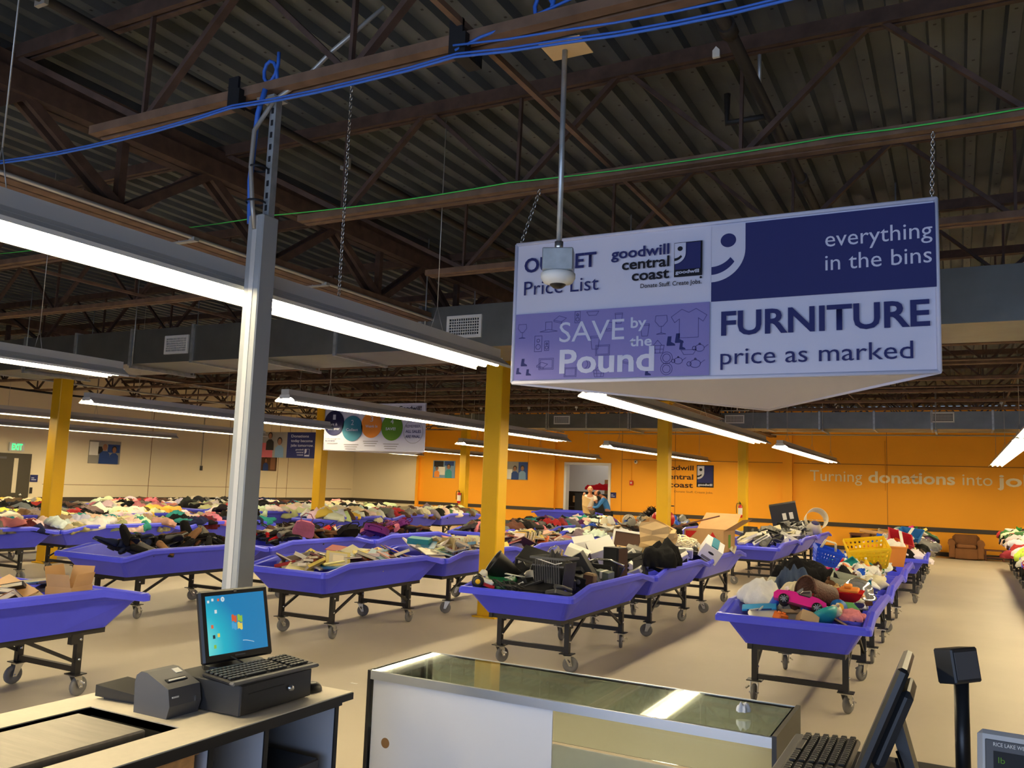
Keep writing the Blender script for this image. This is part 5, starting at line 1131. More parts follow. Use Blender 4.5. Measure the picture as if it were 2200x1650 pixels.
# ---------------------------------------------------------------- named finds in the toy row
e = empty('toy_car', (-1.17, 7.34, .81), 0, 'bright pink toy convertible car at the front of the toy bin', 'toy car', rot=(-.25, .20, .10))
pk = mat('pink_paint', rgb(226, 36, 140), .25)
prof = [(-.21, .03), (-.215, .07), (-.19, .10), (-.11, .115), (-.05, .12), (-.02, .10), (.06, .10), (.075, .12), (.13, .115), (.19, .095), (.205, .05), (.20, .03)]
b = MB(); b.poly([(x, -.085, z) for x, z in prof], .17, (0, 1, 0)); b.obj('car_body', 'pink_paint', e); MB().box((.02, 0, .106), (.10, .13, .012)).obj('cockpit', 'black', e); MB().poly([(-.03, -.07, .115), (-.05, -.07, .12), (-.01, -.07, .165), (.0, -.07, .165)], .14, (0, 1, 0)).obj('windscreen', 'clear', e)
for sx in (-.13, .13):
    for sy in (-.088, .088):
        q = MB().lathe([(0, -.012), (.04, -.014), (.042, 0), (.04, .014), (0, .012)], 20, (sx, sy, .04), Matrix.Rotation(PI/2, 3, 'X')).obj('car_wheel', 'black_plastic', e)
        g = MB(); g.lathe([(.0, 0), (.008, 0)], 8, (sx, sy+(-.016 if sy < 0 else .016), .04), Matrix.Rotation(PI/2, 3, 'X'))
        for k in range(8): t = k*PI/4; g.bar((sx, sy+(-.016 if sy < 0 else .016), .04), (sx+.028*math.cos(t), sy+(-.016 if sy < 0 else .016), .04+.028*math.sin(t)), .006, .003, (0, 1, 0))
        g.obj('wheel_rim', 'chrome', q)
e = empty('wicker_basket', (-1.08, 7.75, .90), 0, 'dark brown round woven basket lying on its side in the toy bin', 'basket', rot=(1.35, .1, -.75))
MB().lathe([(0, -.14), (.095, -.14), (.125, .12), (.13, .14), (.118, .14), (.088, -.128), (0, -.128)], 26).obj('basket_wall', 'wicker', e); MB().tube([(.126*math.cos(t), .126*math.sin(t), .14) for t in [i*PI/12 for i in range(25)]], .009, 6).obj('basket_rim', 'wicker', e)
o = ob('plastic_bag', garment_mesh(80), None, (-1.52, 7.75, .80), (.2, .1, .5)); o.scale = (.8, .7, 1.3); color(o, C(238, 236, 230)); tag(o, 'white translucent carrier bag in the left corner of the toy bin', 'bag')
flatbox('toy_tray', 'flat blue toy board sticking out at the front left of the toy bin', 'toy', (-1.50, 7.40, .79), (.28, .10, .02), (.3, -.12, .15), 'plastic', C(40, 150, 214), extra=[('printed_strip', (0, -.0505, 0), (.2, .002, .012), 'ink_navy')])
flatbox('grey_tray', 'pale grey shallow tray edge behind the white carrier bag', 'tray', (-1.48, 8.75, .88), (.42, .22, .03), (.1, .05, .1), 'plastic', C(168, 166, 150), bev=.01)
for (p, s, c, lab, r) in (((-1.45, 9.2, .86), (1.05, .9, 1.6), 'black', 'large black folded cloth peaked in the middle of the toy row', (0, 0, .3)), ((-1.15, 9.3, .84), (1.0, .9, 1.5), 'black', 'second black cloth spread right of the peaked black cloth', (0, 0, 1.2)), ((-1.38, 8.3, .84), (.6, .6, 1.8), 'denim', 'denim blue cloth beside the dark woven basket', (.3, 0, 0)), ((-.78, 7.40, .77), (.6, .35, .5), 'pink', 'dusty pink cloth folded at the front right of the toy bin', (0, 0, .1)), ((-1.22, 8.0, .85), (.6, .5, 1.0), 'cream', 'beige patterned cloth behind the pink toy car', (0, 0, .4))):
    o = ob('folded_cloth', GM[int(p[1]*7) % 9], None, p, r); o.scale = s; color(o, TINTS[c]); tag(o, lab, 'cloth')
e = empty('toy_boat', (-.86, 8.05, .87), 0, 'red toy boat with orange deck at the right of the toy bin', 'toy', rot=(.25, 0, -.1))
MB().poly([(x, -.055, z) for x, z in ((-.11, .05), (-.09, .0), (-.04, -.03), (.05, -.03), (.09, .0), (.12, .05))], .11, (0, 1, 0)).obj('hull', 'red', e); MB().box((0, 0, .062), (.16, .09, .03), bev=.008).obj('deck', 'disc_orange', e); MB().box((-.01, 0, .095), (.07, .06, .035), bev=.01).obj('toy_cabin', 'disc_orange', e)
e = empty('plastic_dome', (-.86, 8.75, .84), 0, 'clear domed plastic package behind the red toy boat', 'package', rot=(.2, .3, 0)); MB().lathe([(0, .13), (.07, .12), (.12, .07), (.14, 0), (.17, 0)], 22).obj('dome', 'clear', e)
o = MB().lathe([(0, -.02), (.065, -.02), (.07, 0), (.065, .02), (0, .02)], 22).obj('round_tin', 'plastic', None, (-.90, 7.62, .82), (1.1, .2, .3)); color(o, C(30, 96, 170)); MB().lathe([(0, .021), (.035, .021)], 14, (0, 0, 0)).obj('tin_picture', 'yellow', o); tag(o, 'round blue toy tin with a bright picture below the toy boat', 'tin')
o = MB().lathe([(.14, 0), (.17, .13), (.18, .13), (.15, 0)], 4).obj('storage_tub', 'plastic', None, (-1.02, 9.0, .83), (.25, 0, .8)); color(o, C(150, 154, 140)); MB().box((0, 0, .005), (.2, .2, .01)).obj('tub_floor', 'grey_plastic', o); tag(o, 'square grey green tub open behind the woven basket', 'tub')
def basket(name, lab, p, r, w0, l0, w1, l1, h, mt, hn=7, rows_=4, handles=False, bw=.014):
    e = empty(name, p, 0, lab, 'basket', rot=r); t = .006
    fr = MB()
    for s in (-1, 1): fr.box((0, s*l1/2, h), (w1+.02, .016, .02)); fr.box((s*w1/2, 0, h), (.016, l1, .02))
    fr.box((0, 0, .004), (w0, l0, .008)); fr.obj('basket_rim', mt, e)
    # walls: bars and slats leave real openings
    for nm, cnt, ax in (('basket_side', hn, 0), ('basket_side', hn, 1)):
        for s in (-1, 1):
            b = MB()
            a0, a1 = (w0, w1) if ax == 0 else (l0, l1); d0, d1 = (l0/2*s, l1/2*s) if ax == 0 else (w0/2*s, w1/2*s)
            def P(u, z): 
                q = (a0+(a1-a0)*z)*(u-.5); d = d0+(d1-d0)*z
                return (q, d, z*h) if ax == 0 else (d, q, z*h)
            for k in range(cnt+1): b.bar(P(k/cnt, 0), P(k/cnt, 1), bw, .004, (0, 1, 0) if ax == 0 else (1, 0, 0))
            for k in range(rows_+1): z = k/rows_; b.bar(P(0, z), P(1, z), .004, .05 if k in (0, rows_) else bw)
            b.obj(nm, mt, e)
    if handles:
        for s in (-1, 1): MB().tube([(-w1*.3, s*l1*.1, h), (-w1*.2, s*l1*.12, h+.10), (w1*.2, s*l1*.12, h+.10), (w1*.3, s*l1*.1, h)], .008, 6).obj('handle', 'ink_cream', e)
    return e
mat('basket_yellow', rgb(246, 206, 30), .4); mat('basket_blue', rgb(28, 78, 214), .35)
basket('laundry_basket', 'bright yellow perforated laundry basket tipped on the toy row', (-1.02, 11.55, .92), (.35, -.12, .25), .38, .28, .48, .36, .24, 'basket_yellow', 9, 4, False, .028)
basket('shopping_basket', 'small blue hand basket with tan handles on the toy row', (-1.36, 10.25, .99), (.2, .25, .4), .22, .16, .28, .2, .14, 'basket_blue', 8, 3, True)
e = empty('storage_tub', (-.93, 13.1, .80), .05, 'large plain orange plastic tub standing in the third toy bin', 'tub')
mat('tub_orange', rgb(236, 150, 60), .5)
MB().lathe([(0, 0), (.33, 0), (.40, .26), (.42, .26), (.42, .275), (.385, .275), (.32, .01), (0, .01)], 4, (0, 0, 0), Matrix.Rotation(PI/4, 3, 'Z'), smooth=False).obj('tub_wall', 'tub_orange', e)
o = ob('folded_cloth', GM[3], None, (-.85, 13.0, 1.05), (0, 0, .3)); o.scale = (.6, .5, .8); color(o, TINTS['white']); tag(o, 'white cloth hanging over the orange tub edge', 'cloth')
for (p, r, c, lab) in (((-.95, 15.95, .92), (.5, .3, .3), C(176, 26, 40), 'red rectangular storage tub tipped in the nearest far mixed bin'), ((-.8, 17.2, .94), (.4, .1, -.2), C(40, 110, 180), 'blue rectangular storage tub behind the tipped red one')):
    o = MB().lathe([(0, 0), (.20, 0), (.27, .18), (.285, .18), (.285, .19), (.26, .19), (.19, .01), (0, .01)], 4, (0, 0, 0), Matrix.Rotation(PI/4, 3, 'Z'), smooth=False).obj('storage_tub', 'plastic', None, p, r); color(o, c); tag(o, lab, 'tub'); MB().box((0, 0, .188), (.05, .40, .01)).obj('tub_handle', 'label_white', o)
flatbox('wood_board', 'pale wooden board lying across the far mixed bins', 'board', (-1.3, 18.2, 1.02), (.9, .3, .03), (.1, .1, .1), 'wood', None, .004)
# household row
e = empty('helium_tank', (-6.1, 19.6, .86), 0, 'glossy red round tank with a black valve in the far household row', 'tank')
MB().lathe([(.17*math.sin(PI*i/14), .17-.19*math.cos(PI*i/14)) for i in range(15)], 22).obj('tank_shell', 'red', e); MB().tube([(0, 0, .34), (0, 0, .47)], .03, 10).obj('valve_stem', 'black_plastic', e); MB().box((0, 0, .48), (.30, .06, .025), bev=.008).obj('valve_handle', 'black_plastic', e)
o = MB().lathe([(.17*math.sin(PI*i/14), -.17*math.cos(PI*i/14)) for i in range(15)], 22).obj('toy_tank', 'red', None, (-6.42, 19.9, 1.02)); tag(o, 'red glossy ball partly hidden behind the red tank', 'ball')
e = empty('basketball', (-6.85, 19.0, .96), 0, 'pale striped basketball on the heap left of the yellow column', 'ball', rot=(.3, .2, 0))
o = MB().lathe([(.155*math.sin(PI*i/16), -.155*math.cos(PI*i/16)) for i in range(17)], 24).obj('ball_skin', 'laminate', e); b = MB()
for a in (0, PI/3, 2*PI/3): b.tube([(.156*math.sin(t)*math.cos(a), .156*math.sin(t)*math.sin(a), .156*math.cos(t)) for t in [i*PI/12 for i in range(25)]], .004, 4)
b.obj('ball_seams', 'dark_plastic', e)
e = empty('basketball', (-6.55, 18.6, .88), 0, 'orange basketball half buried beside the pale one', 'ball'); MB().lathe([(.15*math.sin(PI*i/16), -.15*math.cos(PI*i/16)) for i in range(17)], 24).obj('ball_skin', 'matte', e); color(e.children[0], C(170, 84, 36)); MB().tube([(.151*math.cos(t), .151*math.sin(t), 0) for t in [i*PI/12 for i in range(25)]], .004, 4).obj('ball_seams', 'black', e)
# dark wig-like artificial bush
b = MB(); rnd = random.Random(3)
for k in range(160):
    a = rnd.uniform(0, 2*PI); t = rnd.uniform(0, 1.45); d = Vector((math.sin(t)*math.cos(a), math.sin(t)*math.sin(a), math.cos(t))); R_ = rnd.uniform(.30, .46)
    p0 = d*.08; p1 = d*R_*.7+Vector((rnd.uniform(-.06, .06), rnd.uniform(-.06, .06), 0)); p2 = d*R_+Vector((rnd.uniform(-.1, .1), rnd.uniform(-.1, .1), -.05))
    s = d.cross(Vector((0, 0, 1))).normalized()*.022 if abs(d.z) < .98 else Vector((.022, 0, 0))
    b.add([p0-s, p0+s, p1+s*1.4, p1-s*1.4, p2], [(0, 1, 2, 3), (3, 2, 4)])
o = b.obj('artificial_plant', 'matte', None, (-6.75, 20.4, .92)); color(o, C(42, 34, 28)); tag(o, 'bushy dark brown artificial plant heaped left of the yellow column', 'plant')

# ---------------------------------------------------------------- furniture by the orange wall
e = empty('armchair', (.16, 28.55, 0), 0, 'brown suede armchair against the orange wall', 'armchair')
b = MB(); b.box((0, 0, .17), (.62, .70, .30), bev=.03); b.obj('base', 'suede', e)
b = MB(); b.box((0, -.06, .37), (.52, .58, .13), bev=.045); b.obj('seat_cushion', 'suede', e)
b = MB(); b.box((0, .30, .50), (.72, .20, .42), Matrix.Rotation(-.12, 3, 'X'), bev=.08); b.obj('backrest', 'suede', e)
for s in (-1, 1):
    b = MB(); b.box((s*.37, -.02, .26), (.16, .74, .44), bev=.03); b.tube([(s*.38, -.40, .47), (s*.38, .32, .47)], .10, 14); b.obj('armrest', 'suede', e)
e = empty('sofa', (-1.75, 28.5, 0), 0, 'brown sofa against the orange wall, mostly hidden by bins', 'sofa')
MB().box((0, 0, .17), (1.5, .8, .30), bev=.03).obj('base', 'suede', e); MB().box((0, .32, .48), (1.5, .22, .44), bev=.08).obj('backrest', 'suede', e)
for x in (-.36, .36): MB().box((x, -.06, .38), (.70, .6, .14), bev=.05).obj('seat_cushion', 'suede', e)
for s in (-1, 1):
    b = MB(); b.box((s*.80, -.02, .27), (.18, .82, .46), bev=.04); b.tube([(s*.80, -.44, .50), (s*.80, .34, .50)], .12, 14); b.obj('armrest', 'suede', e)
e = empty('side_cabinet', (-2.81, 28.6, 0), 0, 'small dark wooden side cabinet left of the brown sofa', 'cabinet')
b = MB(); b.box((-.19, 0, .28), (.025, .4, .56)); b.box((.19, 0, .28), (.025, .4, .56)); b.box((0, 0, .03), (.38, .4, .03)); b.box((0, .19, .28), (.38, .02, .56)); b.obj('cabinet_body', 'dark_wood', e); MB().box((0, -.005, .572), (.45, .46, .025), bev=.005).obj('cabinet_top', 'dark_wood', e)
b = MB(); b.box((0, -.20, .535), (.38, .02, .04)); b.box((-.18, -.20, .28), (.03, .02, .5)); b.box((.18, -.20, .28), (.03, .02, .5)); b.obj('face_frame', 'dark_wood', e)
e = empty('low_table', (1.15, 28.6, 0), 0, 'low dark wooden table right of the brown armchair', 'table')
MB().box((0, 0, .30), (1.1, .5, .03)).obj('tabletop', 'dark_wood', e); MB().box((0, 0, .10), (1.0, .42, .02)).obj('shelf', 'dark_wood', e)
for x in (-.5, -.05, .5): MB().box((x, -.2, .14), (.04, .04, .28)).obj('leg', 'dark_wood', e); MB().box((x, .2, .14), (.04, .04, .28)).obj('leg', 'dark_wood', e)

# ---------------------------------------------------------------- back room behind the doorway
flatbox('storage_carton', 'brown cardboard carton stacked in the room behind the doorway', 'box', (-11.9, 31.5, 1.72), (.75, .6, .55), (0, 0, 0), 'cardboard')
flatbox('storage_carton', 'lower brown carton under the stacked one behind the doorway', 'box', (-11.85, 31.5, 1.1), (.9, .7, .68), (0, 0, 0), 'cardboard_dark')
flatbox('steel_rack', 'dark storage rack in the room behind the doorway', 'rack', (-13.3, 31.2, .75), (1.5, .6, 1.5), (0, 0, 0), 'black', extra=[('rack_shelf', (0, -.32, .15), (1.4, .05, .04), 'grey_plastic'), ('rack_item', (.1, -.33, .45), (.5, .06, .25), 'kraft')])
o = ob('red_bundle', garment_mesh(84), None, (-12.0, 30.2, 1.62), (0, 0, .2)); o.scale = (1.9, 1.2, 1.6); color(o, C(170, 20, 34)); tag(o, 'red bundle piled up in the doorway behind the two people', 'bundle')
flatbox('sorting_table', 'dark table just inside the doorway behind the two people', 'table', (-12.1, 30.2, .72), (1.6, .9, 1.44), (0, 0, 0), 'black')

# ---------------------------------------------------------------- two people sorting goods
def skin_mesh(name, verts, edges, radii, mt, root=0, sub=2):
    me = bpy.data.meshes.new(name); me.from_pydata([Vector(v) for v in verts], edges, []); o = bpy.data.objects.new(name, me); COL.objects.link(o)
    md = o.modifiers.new('s', 'SKIN'); md.use_smooth_shade = True
    sv = me.skin_vertices[0].data
    for i, r in enumerate(radii):
        sv[i].radius = (r, r) if not isinstance(r, tuple) else r; sv[i].use_root = (i == root)
    o.modifiers.new('u', 'SUBSURF').levels = sub
    bpy.context.view_layer.update(); dg = bpy.context.evaluated_depsgraph_get(); m2 = bpy.data.meshes.new_from_object(o.evaluated_get(dg)); bpy.data.objects.remove(o)
    m2.materials.clear(); m2.materials.append(MATS[mt] if isinstance(mt, str) else mt); m2.name = name; return m2
def person(loc, rz, label, shirt, trousers, skin, hair, lean=0.0, head_down=0.0, arms=((.35, .1), (.35, .1)), scale=1.0, short=True):
    """standing figure facing local -y; lean bends the upper body forward"""
    def L(x, y, z):   # lean about the hips
        zz = z-.95
        if zz > 0: return (x, y-zz*math.sin(lean), .95+zz*math.cos(lean))
        return (x, y, z)
    e = empty('person', loc, rz, label, 'person'); e.scale = (scale,)*3
    V = [(0, 0, .95), L(0, .01, 1.12), L(0, .015, 1.30), L(0, .015, 1.44), L(0, -.005, 1.51), L(0, -.02-head_down*.06, 1.58), L(0, -.03-head_down*.13, 1.68-head_down*.05)]
    R_ = [(.15, .11), (.135, .10), (.16, .105), (.12, .08), .055, .055, .085]
    E = [(0, 1), (1, 2), (2, 3), (3, 4), (4, 5), (5, 6)]
    for s, (fw, up) in zip((-1, 1), arms):
        k = len(V); sh = Vector(L(s*.17, .015, 1.42)); el = sh+Vector((s*.07, -fw*.45, -.26+up*.3)); wr = el+Vector((-s*.05, -.22, .02+up*.35)); hd = wr+Vector((-s*.01, -.08, -.01))
        V += [tuple(sh), tuple(el), tuple(wr), tuple(hd)]; R_ += [.062, .045, .030, (.038, .022)]; E += [(3, k), (k, k+1), (k+1, k+2), (k+2, k+3)]
        for f in range(4):
            q = len(V); o_ = hd+Vector(((f-1.5)*.020, -.045, 0)); V += [tuple(o_), tuple(o_+Vector((0, -.028, -.022)))]; R_ += [.0095, .008]; E += [(k+3, q), (q, q+1)]
        q = len(V); o_ = wr+Vector((-s*.035, -.045, .005)); V += [tuple(o_), tuple(o_+Vector((-s*.008, -.03, -.01)))]; R_ += [.011, .009]; E += [(k+2, q), (q, q+1)]
    for s in (-1, 1):
        k = len(V); V += [(s*.10, 0, .88), (s*.11, -.01, .50), (s*.115, .015, .10), (s*.115, -.02, .04), (s*.12, -.13, .03)]; R_ += [.095, .062, .042, .045, (.045, .028)]; E += [(0, k), (k, k+1), (k+1, k+2), (k+2, k+3), (k+3, k+4)]
    ob('body', skin_mesh('body', V, E, R_, skin), e)
    # clothing shells follow the same skeleton a little wider
    SV = [(0, 0, .90)]+V[1:4]; SR = [(.17, .13), (.152, .118), (.178, .122), (.135, .095)]; SE = [(0, 1), (1, 2), (2, 3)]
    for a in range(2):
        k = 7+a*14; q = len(SV); sh, el, wr = Vector(V[k]), Vector(V[k+1]), Vector(V[k+2])
        if short: SV += [tuple(sh), tuple(sh.lerp(el, .75))]; SR += [.075, .068]; SE += [(3, q), (q, q+1)]
        else: SV += [tuple(sh), tuple(el), tuple(el.lerp(wr, .85))]; SR += [.075, .056, .044]; SE += [(3, q), (q, q+1), (q+1, q+2)]
    ob('shirt', skin_mesh('shirt', SV, SE, SR, shirt), e)
    TV = [(0, 0, .93), ]; TR = [(.165, .125)]; TE = []
    for s in (-1, 1):
        q = len(TV); TV += [(s*.10, 0, .86), (s*.11, -.01, .50), (s*.115, .015, .10)]; TR += [.108, .078, .062]; TE += [(0, q), (q, q+1), (q+1, q+2)]
    ob('trousers', skin_mesh('trousers', TV, TE, TR, trousers), e)
    hc = Vector(V[6]); M = Matrix.Rotation(-(.0+lean*.6+head_down*.5), 3, 'X')
    h = MB(); h.lathe([(.092*math.sin(PI*i/12), -.118*math.cos(PI*i/12)) for i in range(13)], 16, hc, M)
    h.obj('head', skin, e)
    def hp(x, y, z): return hc+M @ Vector((x, y, z))
    f = MB(); f.lathe([(0, -.022), (.014, -.012), (.010, .02), (0, .03)], 8, hp(0, -.095, -.01), M); f.obj('nose', skin, e)
    f = MB(); [f.lathe([(0, -.004), (.013, 0), (0, .004)], 8, hp(s*.034, -.086, .015), M @ Matrix.Rotation(PI/2, 3, 'X')) for s in (-1, 1)]; f.obj('eyes', 'black', e)
    f = MB(); f.box(hp(0, -.083, -.055), (.045, .006, .010), M); f.obj('mouth', 'ink_brown', e)
    for s in (-1, 1): MB().lathe([(0, -.03), (.016, -.01), (.018, .012), (0, .03)], 8, hp(s*.093, .005, 0), M).obj('ear', skin, e)
    MB().lathe([(.100*math.sin(PI*i/16), .128*math.cos(PI*i/16)) for i in range(8)], 16, hp(0, .012, .0), M @ Matrix.Rotation(-.45, 3, 'X')).obj('hair', hair, e)
    for s in (-1, 1): MB().box((s*.118, -.06, .035), (.095, .27, .07), bev=.025).obj('shoe', 'black', e)
    return e
mat('shirt_white', rgb(232, 222, 210), .85); mat('shirt_blue', rgb(46, 106, 172), .8); mat('trousers_dark', rgb(34, 34, 40), .85); mat('trousers_grey', rgb(90, 88, 86), .85)
person((-11.20, 27.15, 0), .35, 'person in a white shirt facing the store, holding up flattened cardboard', 'shirt_white', 'trousers_grey', 'skin', 'ink_black', .12, .15, ((.55, .55), (.5, .2)), .97)
person((-10.52, 27.15, 0), -1.25, 'person in a blue long-sleeved shirt bending forward with head lowered', 'shirt_blue', 'trousers_dark', 'skin_tan', 'ink_black', .42, .9, ((.6, .1), (.45, -.1)), .95, False)
e = empty('cardboard_sheet', (-11.12, 26.72, 1.12), 0, 'bent tan cardboard piece held by the person in white', 'cardboard', rot=(.25, .2, .2))
MB().add([(-.22, 0, .26), (.10, -.02, .20), (.02, -.06, -.08), (-.16, -.05, -.06), (.16, .03, -.32), (-.10, .02, -.34), (-.2, .004, .262)], [(0, 1, 2, 3), (3, 2, 4, 5)]).obj('cardboard_panel', 'kraft', e)

# ---------------------------------------------------------------- ceiling camera on its pole
e = empty('pole_camera', (-1.540, 3.30, -.085), 0, 'white dome camera on a long grey pole hanging before the price sign', 'camera')
MB().tube([(0, 0, 2.88), (0, 0, 3.82)], .0125, 10).obj('pole', 'galv_light', e)
MB().box((0, 0, 3.865), (.16, .13, .13), bev=.004).obj('junction_box', 'galv_light', e); MB().box((.01, -.01, 3.797), (.20, .16, .004)).obj('cover_plate', 'kraft', e)
MB().tube([(0, 0, 2.86), (0, 0, 2.90)], .02, 8).obj('pole_fitting', 'chrome', e)
MB().box((0, 0, 2.81), (.135, .115, .10), Matrix.Rotation(.35, 3, 'Z'), bev=.004).obj('camera_box', 'galv_light', e)
MB().lathe([(.03, 2.705), (.064, 2.715), (.076, 2.735), (.076, 2.755), (.06, 2.762), (0, 2.762)], 28).obj('camera_ring', 'label_white', e)
MB().lathe([(0, 2.688), (.02, 2.692), (.034, 2.702), (.040, 2.715)], 20).obj('camera_dome', 'black_plastic', e)
e = empty('occupancy_sensor', (-1.26, 4.90, 4.42), 0, 'small white arrow-shaped sensor clipped to the second joist', 'sensor')
MB().poly([(-.022, -.01, -.03), (.022, -.01, -.03), (.022, -.01, .015), (0, -.01, .04), (-.022, -.01, .015)], .02, (0, 1, 0)).obj('sensor_body', 'label_white', e)

# ---------------------------------------------------------------- register counter (left)
CZ = .85
e = empty('register_counter', (-2.70, 1.7, 0), 0, 'long register counter with pale laminate top and black edging', 'counter')
cx0, cx1, cy0, cy1 = -3.10+2.70, -2.28+2.70, .7-1.7, 2.975-1.7
h0x, h1x, h0y, h1y = -2.93+2.70, -2.45+2.70, 1.52-1.7, 2.215-1.7
b = MB(); t = .004
for (a, c, d_, f_) in ((cx0+.004, h0x, cy0, cy1-.004), (h1x, cx1-.004, cy0, cy1-.004), (h0x, h1x, cy0, h0y), (h0x, h1x, h1y, cy1-.004)):
    b.box(((a+c)/2, (d_+f_)/2, CZ-.002), (c-a, f_-d_, t))
b.obj('laminate_top', 'laminate', e)
b = MB()
for (a, c, d_, f_) in ((cx0, h0x, cy0, cy1), (h1x, cx1, cy0, cy1), (h0x, h1x, cy0, h0y), (h0x, h1x, h1y, cy1)):
    b.box(((a+c)/2, (d_+f_)/2, CZ-.0175), (c-a, f_-d_, .027))
b.obj('counter_core', 'black', e)
b = MB()
b.box(((h0x+h1x)/2, h1y+.005, CZ-.06), (h1x-h0x, .01, .11)); b.box(((h0x+h1x)/2, h0y-.005, CZ-.06), (h1x-h0x, .01, .11)); b.box((h0x-.005, (h0y+h1y)/2, CZ-.06), (.01, h1y-h0y, .11)); b.box((h1x+.005, (h0y+h1y)/2, CZ-.06), (.01, h1y-h0y, .11)); b.box(((h0x+h1x)/2, (h0y+h1y)/2, CZ-.12), (h1x-h0x, h1y-h0y, .012)); b.obj('cutout_lining', 'dark_plastic', e)
for yy, nm in ((cy1-.045, 'end_panel'), (2.52-1.7, 'divider_panel'), (2.25-1.7, 'divider_panel'), (1.25-1.7, 'divider_panel')):
    q = MB(); q.box((.0, yy, .41), (.74, .018, .80)); qo = q.obj(nm, 'panel_grey', e); MB().box((.371, yy, .41), (.006, .022, .82)).obj('edge_band', 'black', qo)
MB().box((-.37, .10, .41), (.012, 2.2, .80)).obj('back_panel', 'panel_grey', e); MB().box((0, .10, .03), (.74, 2.2, .05)).obj('bottom_panel', 'panel_grey', e)
MB().box((.40, .13, .812), (.012, 2.18, .018)).obj('top_rail', 'black', e)
e2 = empty('floor_scale_plate', (-2.70, 1.90, CZ-.11), 0, 'brushed steel weighing platform set into the register counter', 'scale')
MB().box((.025, -.04, .098), (.36, .50, .045), bev=.006).obj('platform', 'steel_plate', e2); MB().box((.025, -.04, .035), (.25, .36, .07)).obj('scale_base', 'dark_plastic', e2)
e = empty('computer_tower', (-2.55, 2.70, .062), 0, 'black computer tower on the shelf inside the register counter', 'computer')
MB().box((0, 0, .27), (.42, .30, .54), bev=.006).obj('case', 'black_plastic', e); MB().box((.212, -.05, .44), (.004, .03, .14)).obj('case_sticker', 'label_white', e); MB().box((.212, .06, .45), (.004, .11, .03)).obj('disc_drive', 'dark_plastic', e)
for z in (.40, .36): MB().box((.212, .06, z), (.004, .11, .015)).obj('drive_slot', 'grey_plastic', e)
e = empty('wooden_box', (-2.385, 1.90, .055), .0, 'pale wooden box standing upright just under the counter edge beside the cut-out', 'box')
b = MB(); b.box((0, 0, .365), (.095, .58, .73), bev=.003); b.obj('box_body', 'wood', e); MB().box((.002, 0, .737), (.105, .60, .012)).obj('box_lid', 'wood', e)
# cash drawer, monitor, keyboard, mouse, printer, card reader
DZ = CZ
e = empty('cash_drawer', (-2.55, 2.60, DZ), 0, 'black metal cash drawer under the monitor and keyboard', 'cash drawer')
MB().box((0, 0, .062), (.37, .385, .112), bev=.003).obj('drawer_case', 'dark_plastic', e); MB().box((.188, 0, .062), (.006, .38, .104)).obj('drawer_front', 'black_plastic', e)
MB().lathe([(.0, .012), (.010, .012), (.013, .0)], 14, (.191, .07, .062), Matrix.Rotation(PI/2, 3, 'Y')).obj('lock', 'chrome', e); MB().box((.1915, -.06, .082), (.002, .19, .003)).obj('slot', 'black', e)
for sx in (-.15, .15):
    for sy in (-.16, .16): MB().lathe([(.012, 0), (.012, .008)], 8, (sx, sy, 0)).obj('foot', 'black', e)
KZ = DZ+.118
def keyboard(loc, rz, lab, tilt=.07):
    e = empty('keyboard', loc, 0, lab, 'keyboard', rot=(0, 0, rz))
    M = Matrix.Rotation(tilt, 3, 'Y')
    # local: long side along y, front edge at +x
    b = MB(); b.box((0, 0, .014), (.16, .44, .018), M, bev=.006); b.obj('keyboard_base', 'black_plastic', e)
    b = MB(); b.box((.088, 0, .009), (.03, .45, .014), M, bev=.006); b.obj('palm_rest', 'grey_plastic', e)
    kc = MB().box((0, 0, 0), (.016, .016, .007), M, bev=.002).mesh('key', 'dark_plastic'); sp = MB().box((0, 0, 0), (.016, .10, .007), M, bev=.002).mesh('key', 'dark_plastic')
    for r_ in range(6):
        for c_ in range(21):
            if c_ in (15, ) or (r_ == 5 and 4 <= c_ <= 9): continue
            p = M @ Vector((-.062+r_*.0245, -.205+c_*.0195, .0135)); ob('key', kc, e, p+Vector((0, 0, .014)))
    p = M @ Vector((-.062+5*.0245, -.08, .0135)); ob('key', sp, e, p+Vector((0, 0, .014)))
    return e
keyboard((-2.455, 2.60, KZ), -.05, 'black keyboard with grey palm rest on top of the cash drawer')
